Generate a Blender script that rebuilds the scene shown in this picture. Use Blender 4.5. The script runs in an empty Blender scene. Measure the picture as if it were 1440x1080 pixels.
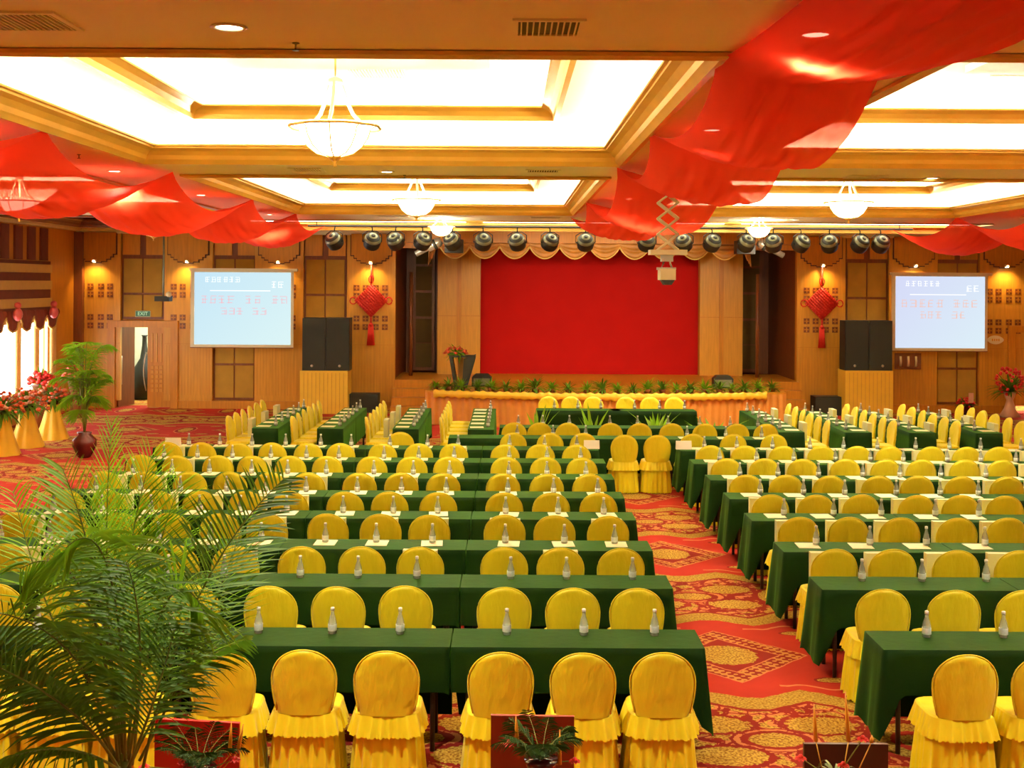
import bpy, math, random
from math import pi, sin, cos, sqrt, radians
from mathutils import Vector, Matrix
random.seed(7)
scn = bpy.context.scene
COL = scn.collection
F = 1664.0; CZ = 3.32
def P(px, py, z):
    """photo pixel at distance z -> world point"""
    return Vector(((px-716)/F*z, z, CZ-(py-398-(px-716)*0.006)/F*z))
def s2l(c):
    c = c/255.0
    return c/12.92 if c <= .04045 else ((c+.055)/1.055)**2.4
def rgb(r, g, b): return (s2l(r), s2l(g), s2l(b), 1)

# ------------------------------------------------------------------ node helpers
class N:
    def __init__(s, tree, v): s.t = tree; s.v = v
    def _m(s, op, *a, clamp=False):
        n = s.t.nodes.new('ShaderNodeMath'); n.operation = op; n.use_clamp = clamp
        for i, x in enumerate((s,)+a):
            if isinstance(x, N): s.t.links.new(x.v, n.inputs[i])
            else: n.inputs[i].default_value = x
        return N(s.t, n.outputs[0])
    def __add__(s, o): return s._m('ADD', o)
    def __sub__(s, o): return s._m('SUBTRACT', o)
    def __mul__(s, o): return s._m('MULTIPLY', o)
    def __truediv__(s, o): return s._m('DIVIDE', o)
    def mod(s, o): return s._m('FLOORED_MODULO', o)
    def abs(s): return s._m('ABSOLUTE')
    def sin(s): return s._m('SINE')
    def sqrt(s): return s._m('SQRT')
    def lt(s, o): return s._m('LESS_THAN', o)
    def gt(s, o): return s._m('GREATER_THAN', o)
    def max(s, o): return s._m('MAXIMUM', o)
    def min(s, o): return s._m('MINIMUM', o)
def node(t, typ, **kw):
    n = t.nodes.new(typ)
    for k, v in kw.items(): setattr(n, k, v)
    return n
def mixc(t, fac, a, b):
    n = node(t, 'ShaderNodeMix', data_type='RGBA')
    for s, x in ((n.inputs[0], fac), (n.inputs[6], a), (n.inputs[7], b)):
        if isinstance(x, N): t.links.new(x.v, s)
        elif hasattr(x, 'links') or hasattr(x, 'is_linked'): t.links.new(x, s)
        else: s.default_value = x
    return n.outputs[2]
MATS = {}
def mat(name, c, rough=.6, metal=0, var=.08, scale=6, stretch=(1, 1, 1), bump=0, bscale=30, emit=None, es=0, trans=0, spec=None, alpha=1, sheen=0, transl=0):
    m = bpy.data.materials.new(name); m.use_nodes = True; t = m.node_tree
    b = t.nodes['Principled BSDF']
    b.inputs['Roughness'].default_value = rough; b.inputs['Metallic'].default_value = metal
    if spec is not None: b.inputs['Specular IOR Level'].default_value = spec
    tc = node(t, 'ShaderNodeTexCoord'); mp = node(t, 'ShaderNodeMapping')
    mp.inputs['Scale'].default_value = stretch
    t.links.new(tc.outputs['Object'], mp.inputs[0])
    nz = node(t, 'ShaderNodeTexNoise'); nz.inputs['Scale'].default_value = scale; nz.inputs['Detail'].default_value = 4
    t.links.new(mp.outputs[0], nz.inputs[0])
    dark = tuple(x*(1-var*2.2) for x in c[:3])+(1,); lite = tuple(min(1, x*(1+var*1.6)) for x in c[:3])+(1,)
    t.links.new(mixc(t, nz.outputs[0], dark, lite), b.inputs['Base Color'])
    if bump:
        n2 = node(t, 'ShaderNodeTexNoise'); n2.inputs['Scale'].default_value = bscale; n2.inputs['Detail'].default_value = 3
        t.links.new(mp.outputs[0], n2.inputs[0])
        bp = node(t, 'ShaderNodeBump'); bp.inputs['Strength'].default_value = bump; bp.inputs['Distance'].default_value = .02
        t.links.new(n2.outputs[0], bp.inputs['Height']); t.links.new(bp.outputs[0], b.inputs['Normal'])
    if emit: b.inputs['Emission Color'].default_value = emit; b.inputs['Emission Strength'].default_value = es
    if trans: b.inputs['Transmission Weight'].default_value = trans
    if sheen: b.inputs['Sheen Weight'].default_value = sheen
    out = t.nodes['Material Output']; sh = b.outputs[0]
    if transl:
        tr = node(t, 'ShaderNodeBsdfTranslucent'); tr.inputs[0].default_value = lite
        mx = node(t, 'ShaderNodeMixShader'); mx.inputs[0].default_value = transl
        t.links.new(sh, mx.inputs[1]); t.links.new(tr.outputs[0], mx.inputs[2]); sh = mx.outputs[0]
    if alpha < 1:
        tr = node(t, 'ShaderNodeBsdfTransparent'); tr.inputs[0].default_value = tuple(.3+.7*x for x in c[:3])+(1,)
        mx = node(t, 'ShaderNodeMixShader'); mx.inputs[0].default_value = alpha
        t.links.new(tr.outputs[0], mx.inputs[1]); t.links.new(sh, mx.inputs[2]); sh = mx.outputs[0]
    t.links.new(sh, out.inputs[0])
    MATS[name] = m
    return m

M_YEL = mat('yellow_satin', (.88, .74, .006, 1), .5, var=.05, scale=5, bump=.35, bscale=5, stretch=(2.6, 2.6, 1.1), sheen=.15)
M_YELB = mat('yellow_satin_back', (.78, .65, .005, 1), .5, var=.04, scale=5, bump=.8, bscale=2.2, stretch=(6, 6, 2.0), sheen=.15)
M_YELB.node_tree.nodes['Mapping'].inputs['Rotation'].default_value = (0, .6, 0)
M_YEL2 = mat('yellow_drape', (.85, .50, .015, 1), .5, var=.08, scale=5, bump=.3, bscale=8)
M_SWAG = mat('yellow_swag_satin', (.85, .55, .03, 1), .45, var=.08)
M_GREEN = mat('green_cloth', (.0042, .0220, .0014, 1), .75, var=.1, scale=4, bump=.12, bscale=12, spec=.1, sheen=.30)
M_GREEN.node_tree.nodes['Principled BSDF'].inputs['Sheen Tint'].default_value = (.24, .85, .07, 1)
M_GREEN.node_tree.nodes['Principled BSDF'].inputs['Sheen Roughness'].default_value = .36
M_TAB = mat('dark_table_wood', rgb(50, 30, 20), .5)
M_PAPER = mat('cream_paper', (.85, .82, .52, 1), .7, var=.02)
M_CARD = mat('white_card', (.85, .83, .68, 1), .6, var=.02)
M_BAG = mat('pale_paper_bag', (.66, .68, .36, 1), .6, var=.05)
M_CAP = mat('white_bottle_cap', (.75, .75, .72, 1), .4, var=.02)
M_LABEL = mat('pale_blue_bottle_label', (.60, .68, .66, 1), .4, var=.15, scale=60)
M_BOT = mat('clear_bottle_plastic', (.66, .72, .64, 1), .08, var=.02, alpha=.30)
M_WOOD = mat('honey_wood_veneer', (.58, .235, .012, 1), .42, var=.16, scale=5, stretch=(4, 4, .35), bump=.05)
M_WOODL = mat('light_wood_veneer', (.66, .32, .028, 1), .42, var=.13, scale=5, stretch=(5, 5, .35), bump=.05)
M_WOODD = mat('dark_wood_veneer', (.22, .062, .012, 1), .45, var=.2, scale=5, stretch=(4, 4, .4))
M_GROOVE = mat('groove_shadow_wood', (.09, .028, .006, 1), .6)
M_FABP = mat('olive_wall_fabric', (.44, .25, .028, 1), .85, var=.12, scale=3, bump=.1, bscale=80)
M_PLINTH = mat('tan_plinth_paint', (.90, .58, .05, 1), .5, var=.04)
M_FABD = mat('dark_olive_fabric', (.13, .075, .012, 1), .85, var=.12, scale=3)
M_GOLD = mat('gold_moulding', (.72, .40, .055, 1), .38, metal=.25, var=.1, scale=3)
M_CEIL = mat('beige_ceiling_paint', (.88, .80, .56, 1), .8, var=.02, scale=1)
M_WHITE = mat('white_tray_paint', (.90, .86, .70, 1), .8, var=.01)
M_REDC = mat('sheer_red_cloth', (.95, .075, .030, 1), .6, var=.03, scale=3, transl=.5, alpha=.92, spec=.15)
M_BACKD = mat('red_backdrop_cloth', (.46, .008, .006, 1), .85, var=.06, scale=2, spec=.1)
M_KNOT = mat('red_knot_cord', (.70, .025, .010, 1), .5, var=.1, scale=40, bump=.4, bscale=60)
M_BLACK = mat('black_equipment', (.014, .015, .010, 1), .5, var=.2)
M_GREY = mat('grey_metal', (.22, .23, .13, 1), .35, metal=.35, var=.2)
M_SILV = mat('silver_metal', (.60, .58, .45, 1), .3, metal=.8, var=.1)
M_CREAM = mat('cream_enamel', (.78, .70, .42, 1), .45, var=.04)
M_LEAF = mat('palm_leaf', (.19, .38, .014, 1), .6, var=.3, scale=3, transl=.42, spec=.2)
M_LEAF2 = mat('dark_leaf', (.11, .24, .014, 1), .6, var=.3, scale=6, transl=.3, spec=.2)
M_FERN = mat('dark_fern_leaf', (.035, .085, .010, 1), .55, var=.3, scale=6, spec=.2)
M_STEM = mat('palm_stem', (.20, .25, .03, 1), .5, var=.3)
M_POT = mat('dark_red_glaze', (.09, .008, .010, 1), .15, var=.2)
M_RED = mat('red_lacquer_board', (.60, .010, .008, 1), .4, var=.05)
M_RED2 = mat('brick_red_board', (.30, .028, .008, 1), .45, var=.08)
M_RED3 = mat('maroon_board', (.06, .008, .008, 1), .4, var=.1)
M_BLOOM = mat('red_bloom', (.80, .03, .02, 1), .5, var=.2, scale=20)
M_BLOOMO = mat('orange_bloom', (.85, .10, .025, 1), .5, var=.3, scale=9)
M_BLOOMP = mat('pink_bloom', (.80, .35, .25, 1), .5, var=.3, scale=9)
M_TAPER = mat('orange_candle_wax', (.85, .36, .03, 1), .4, var=.08)
M_SKIRT = mat('orange_stage_skirt', (.62, .25, .03, 1), .6, var=.08)
M_PINKC = mat('pale_pink_satin', (.75, .45, .30, 1), .5)
M_TEAL = mat('teal_panel', (.01, .10, .11, 1), .5)
M_CORR = mat('corridor_paint', (.55, .58, .42, 1), .8)
M_SIGNG = mat('exit_sign_green', (.02, .09, .04, 1), .4, emit=(.05, .5, .2, 1), es=.05)
M_SIGNW = mat('exit_sign_letters', (.6, .8, .6, 1), .4, emit=(.5, 1, .6, 1), es=.25)
M_CURT = mat('beige_curtain', (.72, .50, .22, 1), .7, transl=.3)
M_VALW = mat('red_brown_window_valance', (.22, .035, .015, 1), .7, var=.2)
M_STRIPE = mat('gold_blind_band', (.62, .40, .10, 1), .6, var=.06)
M_DKRED = mat('maroon_wall_fabric', (.16, .030, .010, 1), .7, var=.15)
M_BALL = mat('pink_balloon', (.75, .12, .12, 1), .35)
M_VALS = mat('copper_gold_valance', (.55, .25, .045, 1), .45, var=.25, scale=4)
M_FRINGE = mat('gold_fringe', (.72, .50, .12, 1), .5)
def emis(name, c, s):
    m = bpy.data.materials.new(name); m.use_nodes = True; t = m.node_tree
    t.nodes.remove(t.nodes['Principled BSDF'])
    e = node(t, 'ShaderNodeEmission'); e.inputs[0].default_value = c; e.inputs[1].default_value = s
    t.links.new(e.outputs[0], t.nodes['Material Output'].inputs[0]); return m
E_COVE = emis('cove_tube_glow', (1, .93, .74, 1), 60)
E_STRIP = emis('strip_tube_glow', (1, .93, .72, 1), 9)
E_BOWL = emis('glowing_glass_bowl', (1, .90, .62, 1), 6)
E_DIM = mat('unlit_bowl_weak_glow', (.75, .60, .28, 1), .3, var=.1, emit=(1, .75, .3, 1), es=.15)  # bowl without a lamp, given a weak glow of its own
E_DOWN = emis('downlight_lens', (1, .90, .65, 1), 12)
E_SKY = emis('daylight_outside', (1, .98, .92, 1), 5)
E_CORR = emis('corridor_lamp', (.95, 1, .8, 1), 3)

SCR = .47
def emis_screen(name, c1, c2):
    m = bpy.data.materials.new(name); m.use_nodes = True; t = m.node_tree
    t.nodes.remove(t.nodes['Principled BSDF'])
    tc = node(t, 'ShaderNodeTexCoord'); g = node(t, 'ShaderNodeSeparateXYZ'); t.links.new(tc.outputs['Generated'], g.inputs[0])
    f = (N(t, g.outputs[0])*.5+N(t, g.outputs[2])*-.4+.35).max(0).min(1)
    e = node(t, 'ShaderNodeEmission'); t.links.new(mixc(t, f, c1, c2), e.inputs[0]); e.inputs[1].default_value = SCR
    t.links.new(e.outputs[0], t.nodes['Material Output'].inputs[0]); return m
E_SCRL = emis_screen('projected_pale_blue_slide', (.62, .86, 1, 1), (.80, 1, .98, 1))
E_SCRR = emis_screen('projected_lilac_slide', (.72, .76, 1, 1), (.78, .95, 1, 1))
E_SCRT = emis('projected_white_letters', (1, 1, 1, 1), .6)
E_SCRP = emis('projected_pink_letters', (1, .58, .64, 1), SCR)
E_SCRO = emis('projected_orange_letters', (1, .62, .52, 1), SCR)

# ------------------------------------------------------------------ carpet
def carpet():
    m = bpy.data.materials.new('patterned_carpet'); m.use_nodes = True; t = m.node_tree
    b = t.nodes['Principled BSDF']; b.inputs['Roughness'].default_value = .95; b.inputs['Specular IOR Level'].default_value = .1
    g = node(t, 'ShaderNodeNewGeometry'); sp = node(t, 'ShaderNodeSeparateXYZ'); t.links.new(g.outputs['Position'], sp.inputs[0])
    def noise(sc, det=3, dim='3D'):
        n = node(t, 'ShaderNodeTexNoise'); n.inputs['Scale'].default_value = sc; n.inputs['Detail'].default_value = det
        t.links.new(g.outputs['Position'], n.inputs[0]); return N(t, n.outputs[0])
    n1 = noise(3.2); n2 = noise(22, 2); n3 = noise(7, 2)
    X = N(t, sp.outputs[0]); Y = N(t, sp.outputs[1])
    Xw = X+(n1-.5)*.06; Yw = Y+(n3-.5)*.05
    Pd = 2.62
    du = ((Xw-1.97+Pd/2).mod(Pd)-Pd/2).abs()
    dv = ((Yw-10.6+1.975).mod(3.95)-1.975).abs()
    tri = ((du-.43).abs()/.35*-1+1).max(0)
    tri2 = ((du-1.31).abs()/.45*-1+1).max(0)
    Bd = tri*-.19+tri2*.02+((du-.6)*.3).max(0).min(.12)+1.09
    s = dv-Bd
    dm = du/.71+dv/.72
    RED = rgb(195, 40, 14); DRED = rgb(150, 26, 12); GLD = rgb(205, 158, 44); GLD2 = rgb(172, 122, 34); TAN = rgb(226, 138, 70); OLV = rgb(190, 150, 40)
    n4 = noise(48, 2)
    goldt = mixc(t, ((n4-.5)*5+.55).max(0).min(1), rgb(150, 96, 24), rgb(226, 184, 62))
    # ornate zone
    vo = node(t, 'ShaderNodeTexVoronoi', feature='DISTANCE_TO_EDGE'); vo.inputs['Scale'].default_value = 4.6
    cv = node(t, 'ShaderNodeCombineXYZ'); t.links.new((Xw+(n3-.5)*.25).v, cv.inputs[0]); t.links.new((Yw+(n1-.5)*.3).v, cv.inputs[1]); t.links.new(cv.outputs[0], vo.inputs[0])
    ve = N(t, vo.outputs[0])
    orn = mixc(t, (n3+n2*.35).gt(.66), DRED, TAN)
    orn = mixc(t, ve.gt(.16), orn, goldt)
    orn = mixc(t, ve.lt(.05), orn, DRED)
    w = dv*-1+1.975
    e1 = ((du/.2)*(du/.2)+(w/.13)*(w/.13)).sqrt()+(n2-.5)*.25
    orn = mixc(t, e1.lt(1.75), orn, DRED); orn = mixc(t, (e1.lt(1.6)*e1.gt(1.35)), orn, TAN); orn = mixc(t, e1.lt(1.0), orn, goldt)
    ex = du-.40; ew = w-.30
    e2 = ((ex/.27)*(ex/.27)+(ew/.17)*(ew/.17)).sqrt()+(n2-.5)*.55
    orn = mixc(t, e2.lt(1.25), orn, DRED); orn = mixc(t, e2.lt(1.0), orn, goldt)
    e3 = (((du-1.0)/.3)*((du-1.0)/.3)+(w/.34)*(w/.34)).sqrt()+(n2-.5)*.2
    orn = mixc(t, e3.lt(1.2), orn, DRED); orn = mixc(t, e3.lt(1.0), orn, goldt); orn = mixc(t, e3.lt(.55), orn, RED); orn = mixc(t, e3.lt(.35), orn, goldt)
    # red field
    key = ((X*62).sin()*(Y*70).sin()+(X*31+Y*20).sin()*.4).gt(.05)
    keyc = mixc(t, key, DRED, rgb(214, 150, 60))
    red = mixc(t, n1, rgb(178, 32, 12), rgb(206, 48, 16))
    sc = (dv-.83-((X*7.5).sin()*.05)-((X*17).sin()*.02)).abs().lt(.017)*du.gt(.3)*du.lt(1.2)
    red = mixc(t, sc, red, TAN)
    b1 = (((du-.78)/.14)*((du-.78)/.14)+((dv-.66)/.06)*((dv-.66)/.06)).sqrt()+(n2-.5)*.3
    red = mixc(t, b1.lt(1.2), red, DRED); red = mixc(t, b1.lt(1), red, goldt)
    b2 = (((du-1.31)/.2)*((du-1.31)/.2)+(dv/.5)*(dv/.5)).sqrt()+(n2-.5)*.35
    red = mixc(t, b2.lt(1.1), red, TAN); red = mixc(t, b2.lt(1), red, DRED); red = mixc(t, b2.lt(.7), red, goldt)
    red = mixc(t, dm.lt(1.03), red, TAN); red = mixc(t, dm.lt(1.0), red, keyc); red = mixc(t, dm.lt(.67), red, TAN); red = mixc(t, dm.lt(.64), red, DRED)
    r = (du*du+dv*dv).sqrt()+(n2-.5)*.09
    red = mixc(t, r.lt(.27), red, goldt)
    c = mixc(t, s.gt(0), red, mixc(t, ((n4-.5)*4+.5).max(0).min(1), rgb(160, 112, 26), rgb(214, 176, 60)))
    c = mixc(t, s.gt(.26), c, DRED); c = mixc(t, s.gt(.31), c, orn)
    hs = node(t, 'ShaderNodeHueSaturation'); hs.inputs['Value'].default_value = .66; hs.inputs['Saturation'].default_value = .97
    t.links.new(c, hs.inputs['Color']); t.links.new(hs.outputs[0], b.inputs['Base Color']); return m
M_CARPET = carpet()

# ------------------------------------------------------------------ mesh builder
class MB:
    def __init__(s): s.v = []; s.f = []; s.mi = []; s.sm = []; s.cur = 0
    def add(s, vs, fs, smooth=False):
        o = len(s.v); s.v += [tuple(v) for v in vs]
        for f in fs: s.f.append(tuple(i+o for i in f)); s.mi.append(s.cur); s.sm.append(smooth)
        return s
    def box(s, x0, x1, y0, y1, z0, z1, M=None):
        vs = [Vector((x, y, z)) for z in (z0, z1) for y in (y0, y1) for x in (x0, x1)]
        if M: vs = [M @ v for v in vs]
        return s.add(vs, [(0, 2, 3, 1), (4, 5, 7, 6), (0, 1, 5, 4), (2, 6, 7, 3), (0, 4, 6, 2), (1, 3, 7, 5)])
    def tube(s, pts, r, n=8, cap=True):
        pts = [Vector(p) for p in pts]; rs = r if isinstance(r, (list, tuple)) else [r]*len(pts)
        vs = []; k = len(pts)
        for i, p in enumerate(pts):
            d = (pts[min(i+1, k-1)]-pts[max(i-1, 0)]).normalized()
            a = d.cross(Vector((0, 0, 1))) if abs(d.z) < .95 else d.cross(Vector((1, 0, 0)))
            a.normalize(); b = d.cross(a)
            for j in range(n):
                t = 2*pi*j/n; vs.append(p+(a*cos(t)+b*sin(t))*rs[i])
        fs = [(i*n+j, i*n+(j+1) % n, (i+1)*n+(j+1) % n, (i+1)*n+j) for i in range(k-1) for j in range(n)]
        if cap: fs += [tuple(range(n))[::-1], tuple((k-1)*n+j for j in range(n))]
        return s.add(vs, fs, True)
    def lathe(s, prof, n=16, M=None, c=(0, 0, 0)):
        vs = []; c = Vector(c)
        for r, z in prof:
            for j in range(n):
                t = 2*pi*j/n; v = Vector((r*cos(t), r*sin(t), z)); vs.append((M @ v if M else v)+c)
        k = len(prof)
        fs = [(i*n+j, i*n+(j+1) % n, (i+1)*n+(j+1) % n, (i+1)*n+j) for i in range(k-1) for j in range(n)]
        fs += [tuple(range(n))[::-1], tuple((k-1)*n+j for j in range(n))]
        return s.add(vs, fs, True)
    def prism(s, poly, y0, y1, M=None):
        """poly in x,z extruded along y"""
        n = len(poly); vs = [Vector((x, y0, z)) for x, z in poly]+[Vector((x, y1, z)) for x, z in poly]
        if M: vs = [M @ v for v in vs]
        fs = [tuple(range(n)), tuple(range(2*n-1, n-1, -1))]+[(i, i+n, (i+1) % n+n, (i+1) % n) for i in range(n)]
        return s.add(vs, fs)
    def ball(s, c, r, n=8, m=5, sc=(1, 1, 1)):
        prof = [(r*sin(pi*i/m)+1e-4, -r*cos(pi*i/m)) for i in range(m+1)]
        vs = []
        for rr, z in prof:
            for j in range(n):
                t = 2*pi*j/n; vs.append((c[0]+rr*cos(t)*sc[0], c[1]+rr*sin(t)*sc[1], c[2]+z*sc[2]))
        return s.add(vs, [(i*n+j, i*n+(j+1) % n, (i+1)*n+(j+1) % n, (i+1)*n+j) for i in range(m) for j in range(n)], True)
    def grid(s, fn, nu, nv, closed=False):
        vs = [fn(i/nu, j/nv) for j in range(nv+1) for i in range(nu+(0 if closed else 1))]
        w = nu if closed else nu+1
        fs = [(j*w+i, j*w+(i+1) % w, (j+1)*w+(i+1) % w, (j+1)*w+i) for j in range(nv) for i in range(nu)]
        return s.add(vs, fs, True)
    def build(s, name, m, parent=None, loc=None, mats=None):
        me = bpy.data.meshes.new(name); me.from_pydata(s.v, [], s.f)
        for x in (mats or [m]): me.materials.append(x)
        me.polygons.foreach_set('use_smooth', s.sm); me.polygons.foreach_set('material_index', s.mi); me.update()
        o = bpy.data.objects.new(name, me); COL.objects.link(o)
        if parent: o.parent = parent
        if loc is not None: o.location = loc
        return o
def tag(o, label, cat, group=None):
    o['label'] = label; o['category'] = cat
    if group: o['group'] = group
    return o
def thing(name, label, cat, loc=(0, 0, 0), rz=0, group=None):
    o = bpy.data.objects.new(name, None); COL.objects.link(o); o.location = loc; o.rotation_euler = (0, 0, rz); o.empty_display_size = .1
    return tag(o, label, cat, group)
def struct(o): o['kind'] = 'structure'; return o
def dup(root, loc, rz=0, label=None, group=None, scale=None):
    r = root.copy(); COL.objects.link(r); r.location = loc; r.rotation_euler = (0, 0, rz)
    if label: r['label'] = label
    if group: r['group'] = group
    if scale: r.scale = (scale,)*3
    for ch in root.children:
        c = ch.copy(); COL.objects.link(c); c.parent = r
        for g in ch.children:
            d = g.copy(); COL.objects.link(d); d.parent = c
    return r
ORD = ['first', 'second', 'third', 'fourth', 'fifth', 'sixth', 'seventh', 'eighth', 'ninth', 'tenth', 'eleventh', 'twelfth', 'thirteenth', 'fourteenth', 'fifteenth',
       'sixteenth', 'seventeenth', 'eighteenth', 'nineteenth', 'twentieth', 'twenty-first', 'twenty-second', 'twenty-third', 'twenty-fourth', 'twenty-fifth']
def lamp(kind, name, loc, energy, color, rot=(0, 0, 0), **kw):
    l = bpy.data.lights.new(name, kind); l.energy = energy; l.color = color
    for k, v in kw.items(): setattr(l, k, v)
    o = bpy.data.objects.new(name, l); COL.objects.link(o); o.location = loc; o.rotation_euler = rot; return o

# ------------------------------------------------------------------ room shell
HC = 4.68
XL, XR, YF, YB = -11.3, 15.8, -4.0, 31.0
struct(MB().box(XL-.2, XR+.2, YF-.2, 36, -.1, 0).build('floor', M_CARPET))
TRX = [(-10.6, -5.5), (-4.1, 1.2), (2.65, 8.65), (10.05, 15.2)]
TRY = [(-1.2, 5.2), (7.0, 13.3), (15.1, 23.0)]
holes = [(x0, x1, y0, y1) for x0, x1 in TRX for y0, y1 in TRY]
holes.append((-10.6, -6.3, 24.7, 29.2))
SLOT = (-6.0, 10.6, 25.9, 27.2); holes.append(SLOT)
xs = sorted({XL, XR}|{h[0] for h in holes}|{h[1] for h in holes}); ys = sorted({YF, YB}|{h[2] for h in holes}|{h[3] for h in holes})
cm = MB()
for i in range(len(xs)-1):
    for j in range(len(ys)-1):
        cx, cy = (xs[i]+xs[i+1])/2, (ys[j]+ys[j+1])/2
        if not any(h[0] < cx < h[1] and h[2] < cy < h[3] for h in holes):
            cm.box(xs[i], xs[i+1], ys[j], ys[j+1], HC, HC+.02)
struct(cm.build('ceiling', M_CEIL))
def ring(mb, x0, x1, y0, y1, prof):
    """prof: list of (inset, z); ring of quads round a rectangle"""
    vs = []
    for d, z in prof: vs += [(x0+d, y0+d, z), (x1-d, y0+d, z), (x1-d, y1-d, z), (x0+d, y1-d, z)]
    mb.add(vs, [(i*4+j, i*4+(j+1) % 4, (i+1)*4+(j+1) % 4, (i+1)*4+j) for i in range(len(prof)-1) for j in range(4)])
tn = 1
def tray(x0, x1, y0, y1, lit=True, deep=True, tubes=True):
    global tn
    k = tn; tn += 1
    if not deep:
        m = MB(); ring(m, x0, x1, y0, y1, [(-.04, HC-.02), (0, HC-.03), (0, HC+.35)]); struct(m.build('trim_%d' % k, M_GOLD))
        m = MB().box(x0-.1, x1+.1, y0-.1, y1+.1, HC+.35, HC+.37); p = struct(m.build('ceiling_slot_panel', M_WHITE)); return
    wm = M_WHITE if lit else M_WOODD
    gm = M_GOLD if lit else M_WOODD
    m = MB(); ring(m, x0, x1, y0, y1, [(-.09, HC-.005), (-.09, HC-.03), (-.03, HC-.045), (0, HC-.01), (.015, HC+.005), (.03, HC+.05), (.075, HC+.095), (.13, HC+.12), (.13, HC+.14), (.16, HC+.145), (.16, HC+.165), (.10, HC+.165), (.10, HC+.12), (-.13, HC+.12)])
    struct(m.build('trim_%d' % k, gm))
    z1 = HC+.38; d = .74
    m = MB(); ring(m, x0, x1, y0, y1, [(-.13, HC+.12), (-.13, z1), (d-.05, z1), (d-.05, z1+.10)])
    z2 = HC+.77
    ring(m, x0+d, x1-d, y0+d, y1-d, [(-.12, z1+.10), (-.12, z2+.01)]); m.box(x0+d-.12, x1-d+.12, y0+d-.12, y1-d+.12, z2, z2+.02)
    if lit:
        cx = (x0+x1)/2; cy = (y0+y1)/2; m.box(cx-1.25, cx+1.25, cy-1.3, cy+1.3, z2-.07, z2-.002)
    struct(m.build('ceiling_tray_panel', wm))
    m = MB(); ring(m, x0+d, x1-d, y0+d, y1-d, [(-.05, z1), (-.05, z1-.02), (0, z1-.02), (.01, z1+.03), (.05, z1+.075), (.11, z1+.10), (.13, z1+.105), (.13, z1+.125), (.07, z1+.125), (.07, z1+.10), (-.12, z1+.10)])
    struct(m.build('trim_%d_inner' % k, gm))
    if lit and tubes:
        t = MB()
        for (a0, a1, b0, b1, zz) in ((x0, x1, y0, y1, HC+.145), (x0+d, x1-d, y0+d, y1-d, z1+.118)):
            r = .016
            t.box(a0, a1, b0-.05, b0-.02, zz-r, zz+r); t.box(a0, a1, b1+.02, b1+.05, zz-r, zz+r); t.box(a0-.05, a0-.02, b0, b1, zz-r, zz+r); t.box(a1+.02, a1+.05, b0, b1, zz-r, zz+r)
        o = t.build('cove_light', E_COVE)
        col = {TRX[0]: 'outermost left', TRX[1]: 'left of the centre red cloth', TRX[2]: 'right of the centre red cloth', TRX[3]: 'outermost right'}[(x0, x1)]
        row = {TRY[0][0]: 'behind the camera', TRY[1][0]: 'nearest in view', TRY[2][0]: 'farther from camera'}[y0]
        tag(o, 'warm tube lights in the ceiling tray %s, %s' % (col, row), 'light', 'cove lights in the ceiling trays')
for x0, x1 in TRX:
    for y0, y1 in TRY: tray(x0, x1, y0, y1, tubes=y0 > 0)
tray(-10.6, -6.3, 24.7, 29.2, lit=False)
tray(*SLOT, deep=False)
o = MB()
for xa, xb in ((-5.9, -1.0), (-.6, 4.9), (5.3, 10.5)): o.box(xa, xb, 26.95, 27.05, HC+.02, HC+.09)
tag(o.build('strip_light', E_STRIP), 'long white strip light in the ceiling slot above the stage lamps', 'light')

# walls: back wall in pieces round the doors and the stage opening
def wx(px, z=31.0): return (px-716)/F*z
DL = (-10.26, -8.81); DR = (13.2, 14.75); DH = 2.11
SX0, SX1 = -2.98, 7.54
wb = MB()
for a, b in ((XL-.2, DL[0]), (DL[1], SX0), (SX1, DR[0]), (DR[1], XR+.2)): wb.box(a, b, 31.0, 31.2, 0, HC+.1)
for a, b in (DL, DR): wb.box(a, b, 31.0, 31.2, DH, HC+.1)
wb.box(SX0, SX1, 31.0, 31.2, 4.22, HC+.1)
struct(wb.build('wall_back', M_WOOD))
wl = MB(); WY0, WY1, WZ0, WZ1 = 22.5, 29.2, .66, 2.35
wl.box(XL-.2, XL, YF, WY0, 0, HC+.1); wl.box(XL-.2, XL, WY1, 31.2, 0, HC+.1); wl.box(XL-.2, XL, WY0, WY1, 0, WZ0); wl.box(XL-.2, XL, WY0, WY1, WZ1, HC+.1)
struct(wl.build('wall_left', M_WOOD))
struct(MB().box(XR, XR+.2, YF, 31.2, 0, HC+.1).build('wall_right', M_WOOD))
struct(MB().box(XL, XR, YF-.2, YF, 0, HC+.1).build('wall_front', M_WOOD))
for nm, a, b in (('left', XL, SX0), ('right', SX1, XR)):
    m = MB()
    segs = [(a, DL[0]-.19), (DL[1]+.17, b)] if nm == 'left' else [(a, DR[0]-.17), (DR[1]+.17, b)]
    for p, q in segs: m.box(p, q, 30.84, 31, 0, .2)
    struct(m.build('baseboard_'+nm, M_WOOD))
    struct(MB().box(a, b, 30.78, 31, HC-.07, HC).box(a, b, 30.86, 31, HC-.13, HC-.07).build('trim_crown_'+nm, M_CREAM))
struct(MB().box(XL, XL+.16, 20, 31, HC-.07, HC).build('trim_crown_side', M_CREAM))

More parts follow.
